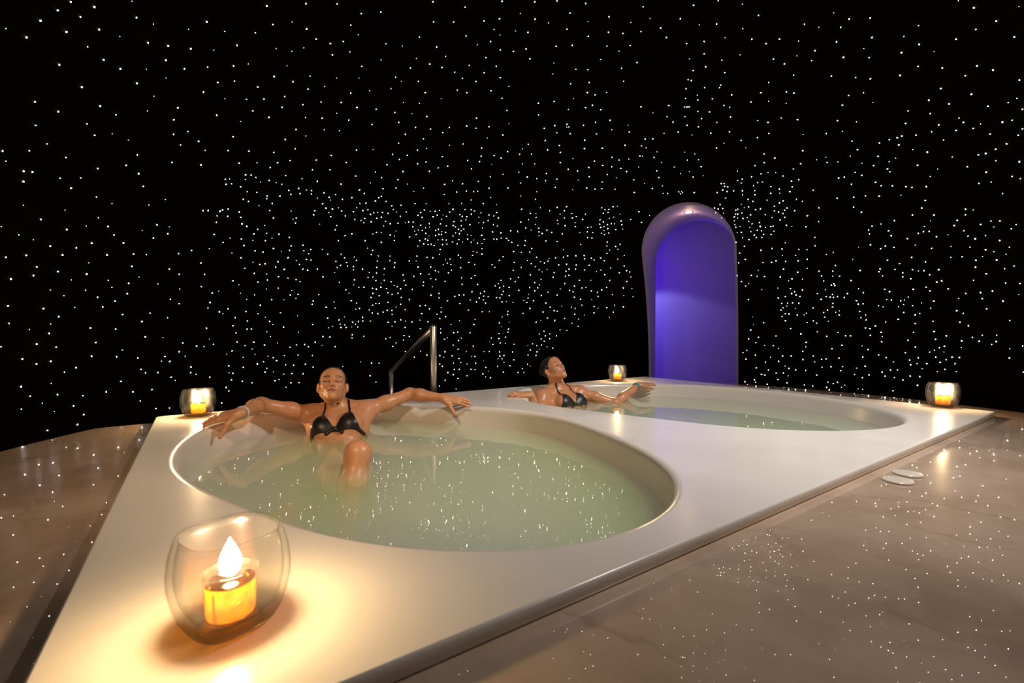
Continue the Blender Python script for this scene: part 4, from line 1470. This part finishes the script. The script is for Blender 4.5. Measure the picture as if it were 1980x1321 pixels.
class Scaled:
    """adds primitives with their radii scaled"""
    def __init__(self, S, s):
        self.S, self.s = S, s

    def cone(self, a, b, ra, rb, k, op='add'):
        self.S.cone(a, b, ra * self.s, rb * self.s, k * self.s, op)

    def ball(self, c, r, k, op='add'):
        self.S.ball(c, r * self.s, k * self.s, op)

    def ell(self, c, axes, radii, k, op='add'):
        self.S.ell(c, axes, [r * self.s for r in radii], k * self.s, op)


def add_head(S, H):
    S = Scaled(S, H.s)
    w, ax = H.w, H.ax
    S.ell(w(0, -0.018, 0.030), ax, (0.0735, 0.094, 0.080), 0.02)
    S.ell(w(0, 0.028, -0.020), ax, (0.0555, 0.062, 0.086), 0.035)
    S.ell(w(0, 0.038, 0.045), ax, (0.056, 0.046, 0.046), 0.03)
    for s in (-1, 1):
        S.cone(w(s * 0.050, -0.010, -0.048), w(s * 0.013, 0.066, -0.097), 0.017, 0.015, 0.03)
        S.ball(w(s * 0.036, 0.053, -0.024), 0.0255, 0.03)
        S.cone(w(s * 0.012, 0.080, 0.019), w(s * 0.046, 0.062, 0.020), 0.0105, 0.010, 0.018)
    S.ball(w(0, 0.074, -0.098), 0.0175, 0.022)
    # eye sockets, then closed lids
    for s in (-1, 1):
        S.ell(w(s * 0.0315, 0.096, -0.003), ax, (0.019, 0.017, 0.012), 0.014, 'sub')
        S.ell(w(s * 0.0315, 0.0655, -0.004), ax, (0.0165, 0.0175, 0.0125), 0.006)
    # nose
    S.cone(w(0, 0.083, 0.010), w(0, 0.1075, -0.030), 0.0072, 0.0088, 0.014)
    S.ball(w(0, 0.1085, -0.034), 0.0092, 0.006)
    for s in (-1, 1):
        S.ball(w(s * 0.0118, 0.0955, -0.0375), 0.0078, 0.008)
        S.ball(w(s * 0.0062, 0.1035, -0.0455), 0.0040, 0.004, 'sub')
    # mouth
    S.ell(w(0, 0.076, -0.066), ax, (0.030, 0.018, 0.020), 0.02)
    for s in (-1, 1):
        S.cone(w(s * 0.003, 0.0965, -0.0605), w(s * 0.0255, 0.0825, -0.0665), 0.0054, 0.0032, 0.006)
    S.cone(w(-0.012, 0.0900, -0.0735), w(0.012, 0.0900, -0.0735), 0.0066, 0.0066, 0.006)
    S.cone(w(-0.021, 0.0905, -0.0672), w(0, 0.1025, -0.0668), 0.0016, 0.0016, 0.003, 'sub')
    S.cone(w(0.021, 0.0905, -0.0672), w(0, 0.1025, -0.0668), 0.0016, 0.0016, 0.003, 'sub')
    # ears
    for s in (-1, 1):
        e = unit(H.r * s * 0.75 - H.f * 0.65)
        a2 = unit(np.cross(H.u, e))
        S.ell(w(s * 0.0785, -0.014, -0.012), [e, a2, H.u], (0.0120, 0.0075 + 0.009, 0.031), 0.006)
        S.ell(w(s * 0.0880, -0.004, -0.008), [e, a2, H.u], (0.0085, 0.0085, 0.016), 0.006, 'sub')


SKIN = np.array([0.64, 0.305, 0.155])


def tint_body(pos, H, nails):
    T = np.tile(SKIN, (len(pos), 1))
    L = H.local(pos)
    near = np.linalg.norm(L, axis=1) < 0.17

    def blend(mask, col, amt=1.0):
        a = (np.clip(mask, 0, 1) * amt * near)[:, None]
        T[:] = T * (1 - a) + np.array(col) * a
    x, y, z = L[:, 0], L[:, 1], L[:, 2]
    ax = np.abs(x)
    front = (y > 0.04)
    # warm cheeks
    blend(front * np.exp(-(((ax - 0.042) / 0.02) ** 2 + ((z + 0.030) / 0.022) ** 2)), (0.60, 0.24, 0.14), 0.35)
    # lips
    lip = np.clip(1.35 - np.sqrt((x / 0.0270) ** 2 + ((z + 0.0668) / (0.0125 * (1.0 - 0.45 * np.clip(ax / 0.0270, 0, 1)))) ** 2) ** 2 * 0.9, 0, 1)
    blend(lip * (y > 0.078), (0.42, 0.125, 0.085), 0.95)
    blend((y > 0.078) * np.clip(1.4 - np.abs(z + 0.0668 + 0.06 * ax) / 0.0020, 0, 1) * (ax < 0.027), (0.13, 0.04, 0.03), 0.9)
    # brows: an arch
    bz = 0.0235 + 0.0045 * np.cos((ax - 0.036) / 0.02 * 1.3) - 0.004
    brow = np.clip(1.6 - np.abs(z - bz) / 0.0042, 0, 1) * np.clip((ax - 0.012) / 0.004, 0, 1) * np.clip((0.055 - ax) / 0.006, 0, 1)
    blend(brow * front, (0.055, 0.026, 0.014), 0.92)
    # closed lash line
    lz = -0.0085 + 0.010 * ((ax - 0.0315) / 0.0175) ** 2 * 0.35
    lash = np.clip(1.5 - np.abs(z - lz) / 0.0044, 0, 1) * np.clip((0.0205 - np.abs(ax - 0.0330)) / 0.003, 0, 1)
    blend(lash * front, (0.040, 0.018, 0.012), 0.95)
    lid = np.exp(-(((ax - 0.0325) / 0.015) ** 2 + ((z - 0.004) / 0.009) ** 2))
    blend(lid * front, (0.36, 0.16, 0.095), 0.55)
    # nails
    for t in nails:
        dd = np.linalg.norm(pos - np.array(t), axis=1)
        a = np.clip((0.0078 - dd) / 0.002, 0, 1)[:, None]
        T[:] = T * (1 - 0.5 * a) + np.array([0.75, 0.42, 0.34]) * 0.5 * a
    return T


def person(label, J, head, hands, suit_mat, hair_mat, res=0.0036):
    S = Shape()
    g = lambda k: np.array(J[k], float)
    nb, pel, sl, sr = g('neck'), g('pelvis'), g('shL'), g('shR')
    Z = unit(nb - pel)
    X = sl - sr
    X = unit(X - Z * (X @ Z))
    Y = np.cross(X, Z)
    ax = np.array([X, Y, Z])
    pt = lambda x, y, z: nb + X * x + Y * y + Z * z
    H = Head(*head)
    # trunk
    S.ell(pel, ax, (0.160, 0.105, 0.12), 0.02)
    S.ell(pel + Z * 0.17, ax, (0.112, 0.082, 0.14), 0.09)
    S.ell(pt(0, -0.005, -0.185), ax, (0.130, 0.092, 0.165), 0.07)
    S.ell(pt(0, -0.012, -0.065), ax, (0.135, 0.062, 0.075), 0.05)
    for s, sh in ((1, sl), (-1, sr)):
        S.ball(sh, 0.050, 0.05)
        S.cone(pt(s * 0.02, -0.015, 0.035), sh + Z * 0.012, 0.040, 0.036, 0.05)
        S.cone(sh - Z * 0.02, pt(s * 0.105, -0.01, -0.16), 0.042, 0.05, 0.05)
        S.cone(pt(s * 0.018, 0.046, -0.022), sh + Y * 0.030 + Z * 0.018, 0.0085, 0.009, 0.022)
        S.ell(pt(s * 0.070, 0.066, -0.165), ax, (0.062, 0.050, 0.060), 0.035)
    # neck with its two cords
    hb = H.w(0, -0.030, -0.055)
    S.cone(nb - Z * 0.01, hb, 0.053, 0.047, 0.035)
    for s in (-1, 1):
        S.cone(pt(s * 0.014, 0.050, -0.018), H.w(s * 0.052, -0.020, -0.045), 0.011, 0.013, 0.022)
    S.ball(pt(0, 0.062, -0.010), 0.013, 0.02, 'sub')
    # arms
    for s, sh in (('L', sl), ('R', sr)):
        el, wr = g('el' + s), g('wr' + s)
        mid = sh * 0.55 + el * 0.45
        S.cone(sh, mid, 0.046, 0.041, 0.03)
        S.cone(mid, el, 0.041, 0.034, 0.03)
        m2 = el * 0.68 + wr * 0.32
        S.cone(el, m2, 0.035, 0.0365, 0.025)
        S.cone(m2, wr, 0.0365, 0.0235, 0.025)
    # legs
    for s in 'LR':
        hp, kn, an, to = g('hip' + s), g('kn' + s), g('an' + s), g('toe' + s)
        S.cone(hp, kn, 0.084, 0.047, 0.06)
        S.ball(kn, 0.046, 0.03)
        m2 = kn * 0.7 + an * 0.3
        S.cone(kn, m2, 0.043, 0.048, 0.03)
        S.cone(m2, an, 0.048, 0.030, 0.03)
        S.cone(an, to, 0.034, 0.022, 0.03)
        S.ball(an + unit(an - to) * 0.02, 0.030, 0.02)
    add_head(S, H)
    nails = []
    for hd in hands:
        nails += add_hand(S, *hd[:-1], **hd[-1])
    allp = np.array([p[3] for p in S.P])
    rr = np.array([p[4] for p in S.P])
    lo, hi = (allp - rr[:, None]).min(0) - 0.02, (allp + rr[:, None]).max(0) + 0.02
    body_fn = lambda Q, pr: S.eval(Q, pr)
    pos, quads = mesh_implicit(S, body_fn, lo, hi, res)
    base = pel.copy()
    body = mesh_object('person', pos, quads, M_SKIN, None, base, tint_body(pos, H, nails))
    body.location = base
    tag(body, label, 'person')

    # swim top: cups that follow the body, straps and a knot
    def tri(Q, s):
        q = (Q - nb) @ ax.T
        x, y, z = q[:, 0] * s, q[:, 1], q[:, 2]
        zz = z + 0.215
        lean = 0.060 + 0.010 * zz / 0.13
        w = 0.066 * (1 - np.clip(zz / 0.135, 0, 1))
        return np.maximum.reduce([-zz, np.abs(x - lean) - w, zz - 0.132, -y + 0.005]) * 0.85

    def strap_path(Q, s):
        # from the tip of the cup over the shoulder slope to the nape
        q = (Q - nb) @ ax.T
        x, z = q[:, 0] * s, q[:, 2]
        a = np.array([0.069, -0.090])
        b = np.array([0.056, 0.030])
        ba = b - a
        pa = np.stack([x, z], 1) - a
        h = np.clip(pa @ ba / (ba @ ba), 0, 1)
        return np.maximum(np.linalg.norm(pa - h[:, None] * ba, axis=1) - 0.0052, -q[:, 1] - 0.02)

    def suit(Q, pr):
        b = S.eval(Q, pr)
        q = (Q - nb) @ ax.T
        zone = np.full(len(Q), 1.0)
        for s in (-1, 1):
            zone = np.minimum(zone, np.minimum(tri(Q, s), strap_path(Q, s)))
        band = np.maximum(np.abs(q[:, 2] + 0.212) - 0.007, np.abs(q[:, 0]) - 0.2)
        zone = np.minimum(zone, band)
        hl = H.local(Q)
        far = (np.linalg.norm(hl, axis=1) < 0.105) | ((np.linalg.norm(hl, axis=1) < 0.15) & (hl[:, 1] > 0.0))
        d = np.maximum(b - 0.0045, zone)
        return np.where(far, 0.2, d)
    c0 = pt(0, 0.02, -0.09)
    p2, q2 = mesh_implicit(S, suit, c0 - 0.27, c0 + 0.27, 0.0030)
    # keep only the chest: drop what lies on the arms
    L = (p2 - nb) @ ax.T
    ok = (np.abs(L[:, 0]) < 0.16)
    q2 = q2[ok[q2].all(1)]
    top = mesh_object('swim_top', p2, q2, suit_mat, body, base)
    top['label'] = 'bikini top with thin straps'
    K = Shape()
    k0 = pt(0.0, 0.098, -0.205)
    K.ell(k0, ax, (0.016, 0.012, 0.011), 0.006)
    K.cone(k0, k0 + X * -0.040 - Z * 0.022 - Y * 0.004, 0.007, 0.010, 0.006)
    K.cone(k0, k0 + X * 0.036 - Z * 0.024 - Y * 0.004, 0.007, 0.010, 0.006)
    p3, q3 = mesh_implicit(K, lambda Q, pr: K.eval(Q, pr), k0 - 0.08, k0 + 0.08, 0.003)
    mesh_object('knot', p3, q3, suit_mat, top, base)

    def brief(Q, pr):
        b = S.eval(Q, pr)
        q = (Q - pel) @ ax.T
        return np.maximum(b - 0.004, np.maximum(np.abs(q[:, 2] + 0.045) - 0.075, np.abs(q[:, 0]) - 0.17) * 0.9)
    p4, q4 = mesh_implicit(S, brief, pel - 0.24, pel + 0.24, 0.006)
    mesh_object('swim_briefs', p4, q4, suit_mat, body, base)

    # hair drawn back tightly into a bun
    K = Shape()
    KS = Scaled(K, H.s)
    KS.ell(H.w(0, -0.019, 0.031), H.ax, (0.0785, 0.0985, 0.0850), 0.02)
    KS.ell(H.w(0, 0.036, 0.048), H.ax, (0.0590, 0.0485, 0.0480), 0.03)

    def hair(Q, pr):
        d = K.eval(Q)
        l = H.local(Q)
        x, y, z = l[:, 0], l[:, 1], l[:, 2]
        cut = y - (0.030 + 0.62 * (z - 0.02) - 2.2 * x * x * (z > 0.02))
        low = np.where(y > -0.045, -(z - 0.006), -(z + 0.055)) * 0.7
        d = np.maximum(d, np.maximum(cut * 0.8, low))
        bun = np.linalg.norm((l - [0, -0.112, 0.045]) / [1.0, 0.85, 1.0], axis=1) - 0.040
        return np.minimum(d, bun)
    p5, q5 = mesh_implicit(K, hair, H.c - 0.19, H.c + 0.19, 0.0036)
    hr = mesh_object('hair', p5, q5, hair_mat, body, base)
    hr['label'] = 'dark hair drawn back tightly'
    return body, base


def wristband(body, base, c, axis, r, mat, flat=0.82, up=(0, 0, 1), thick=0.0042):
    axis = unit(axis)
    a = np.array(up, float)
    a = unit(a - axis * (a @ axis))
    b = np.cross(axis, a)
    path = [np.array(c) + a * math.cos(t) * r * flat + b * math.sin(t) * r - np.array(base) for t in np.linspace(0, 2 * math.pi, 36, endpoint=False)]
    V, F = tube_data(path, thick, 8, True)
    o = from_data('wristband', V, F, mat, body)
    return o


# the near woman
W1 = dict(neck=(-0.965, 2.560, 0.612), pelvis=(-0.835, 2.17, 0.235),
          shL=(-0.833, 2.600, 0.592), shR=(-1.112, 2.555, 0.578),
          elL=(-0.612, 2.745, 0.668), wrL=(-0.405, 2.690, 0.652),
          elR=(-1.300, 2.375, 0.664), wrR=(-1.266, 2.140, 0.660),
          hipL=(-0.755, 2.15, 0.225), hipR=(-0.915, 2.13, 0.225),
          knL=(-0.636, 1.890, 0.536), anL=(-0.640, 1.700, 0.185), toeL=(-0.630, 1.560, 0.130),
          knR=(-0.860, 1.735, 0.330), anR=(-0.800, 1.370, 0.175), toeR=(-0.790, 1.290, 0.260))
b1, o1 = person('woman in a black bikini leaning back in the near basin with arms spread', W1,
                ((-0.985, 2.525, 0.746), (0.31, -0.83, 0.465), (-0.12, 0.45, 0.885)),
                [((-1.266, 2.140, 0.660), (-0.985, -0.10, -0.17), (-0.20, -0.42, 0.88), (0.1, -0.8, -0.55), (0.10, 0.16, 0.10), dict(thumb_dir=(-0.20, -0.45, -0.86), spread=0.8)),
                 ((-0.405, 2.690, 0.652), (0.975, 0.06, -0.15), (0.05, -0.45, 0.89), (0.2, -0.7, -0.7), (0.04, 0.10, 0.10), dict(thumb_dir=(0.50, -0.42, -0.75), spread=0.9))],
                M_BIKINI1, M_HAIR1, 0.0027)
wristband(b1, o1, np.array((-1.266, 2.140, 0.660)) * 0.93 + np.array((-1.300, 2.375, 0.664)) * 0.07, np.array((-1.300, 2.375, 0.664)) - np.array((-1.266, 2.140, 0.660)), 0.0295, M_BAND1, 0.95)

# the far woman
W2 = dict(neck=(0.362, 3.570, 0.595), pelvis=(0.545, 3.27, 0.215),
          shL=(0.532, 3.625, 0.560), shR=(0.222, 3.425, 0.552),
          elL=(0.808, 3.590, 0.482), wrL=(1.030, 3.745, 0.606),
          elR=(0.195, 3.240, 0.400), wrR=(0.130, 3.160, 0.606),
          hipL=(0.610, 3.30, 0.205), hipR=(0.480, 3.20, 0.205),
          knL=(0.830, 2.98, 0.330), anL=(1.040, 2.70, 0.170), toeL=(1.100, 2.60, 0.220),
          knR=(0.720, 2.86, 0.340), anR=(0.900, 2.56, 0.170), toeR=(0.960, 2.47, 0.220))
b2, o2 = person('woman in a dark green bikini lying back in the far basin, face turned upwards', W2,
                ((0.318, 3.550, 0.750), (0.56, -0.61, 0.56), (-0.42, 0.36, 0.83)),
                [((1.030, 3.745, 0.606), (0.86, 0.50, 0.02), (-0.05, -0.10, 1.0), (0.3, -0.9, -0.2), (0.02, 0.10, 0.08), dict(thumb_dir=(0.85, 0.30, -0.35), spread=0.8)),
                 ((0.130, 3.160, 0.606), (-0.90, -0.42, 0.10), (0.15, -0.20, 0.95), (0.2, 0.9, 0.0), (0.12, 0.20, 0.14), dict(spread=0.7))],
                M_BIKINI2, M_HAIR2)
wristband(b2, o2, np.array((1.030, 3.745, 0.606)) * 0.90 + np.array((0.808, 3.590, 0.482)) * 0.10, np.array((0.808, 3.590, 0.482)) - np.array((1.030, 3.745, 0.606)), 0.0310, M_BAND2, 0.95)
wristband(b2, o2, np.array((1.030, 3.745, 0.606)) * 0.95 + np.array((0.808, 3.590, 0.482)) * 0.05, np.array((0.808, 3.590, 0.482)) - np.array((1.030, 3.745, 0.606)), 0.0300, M_BAND2, 0.95, (0.1, 0, 1))
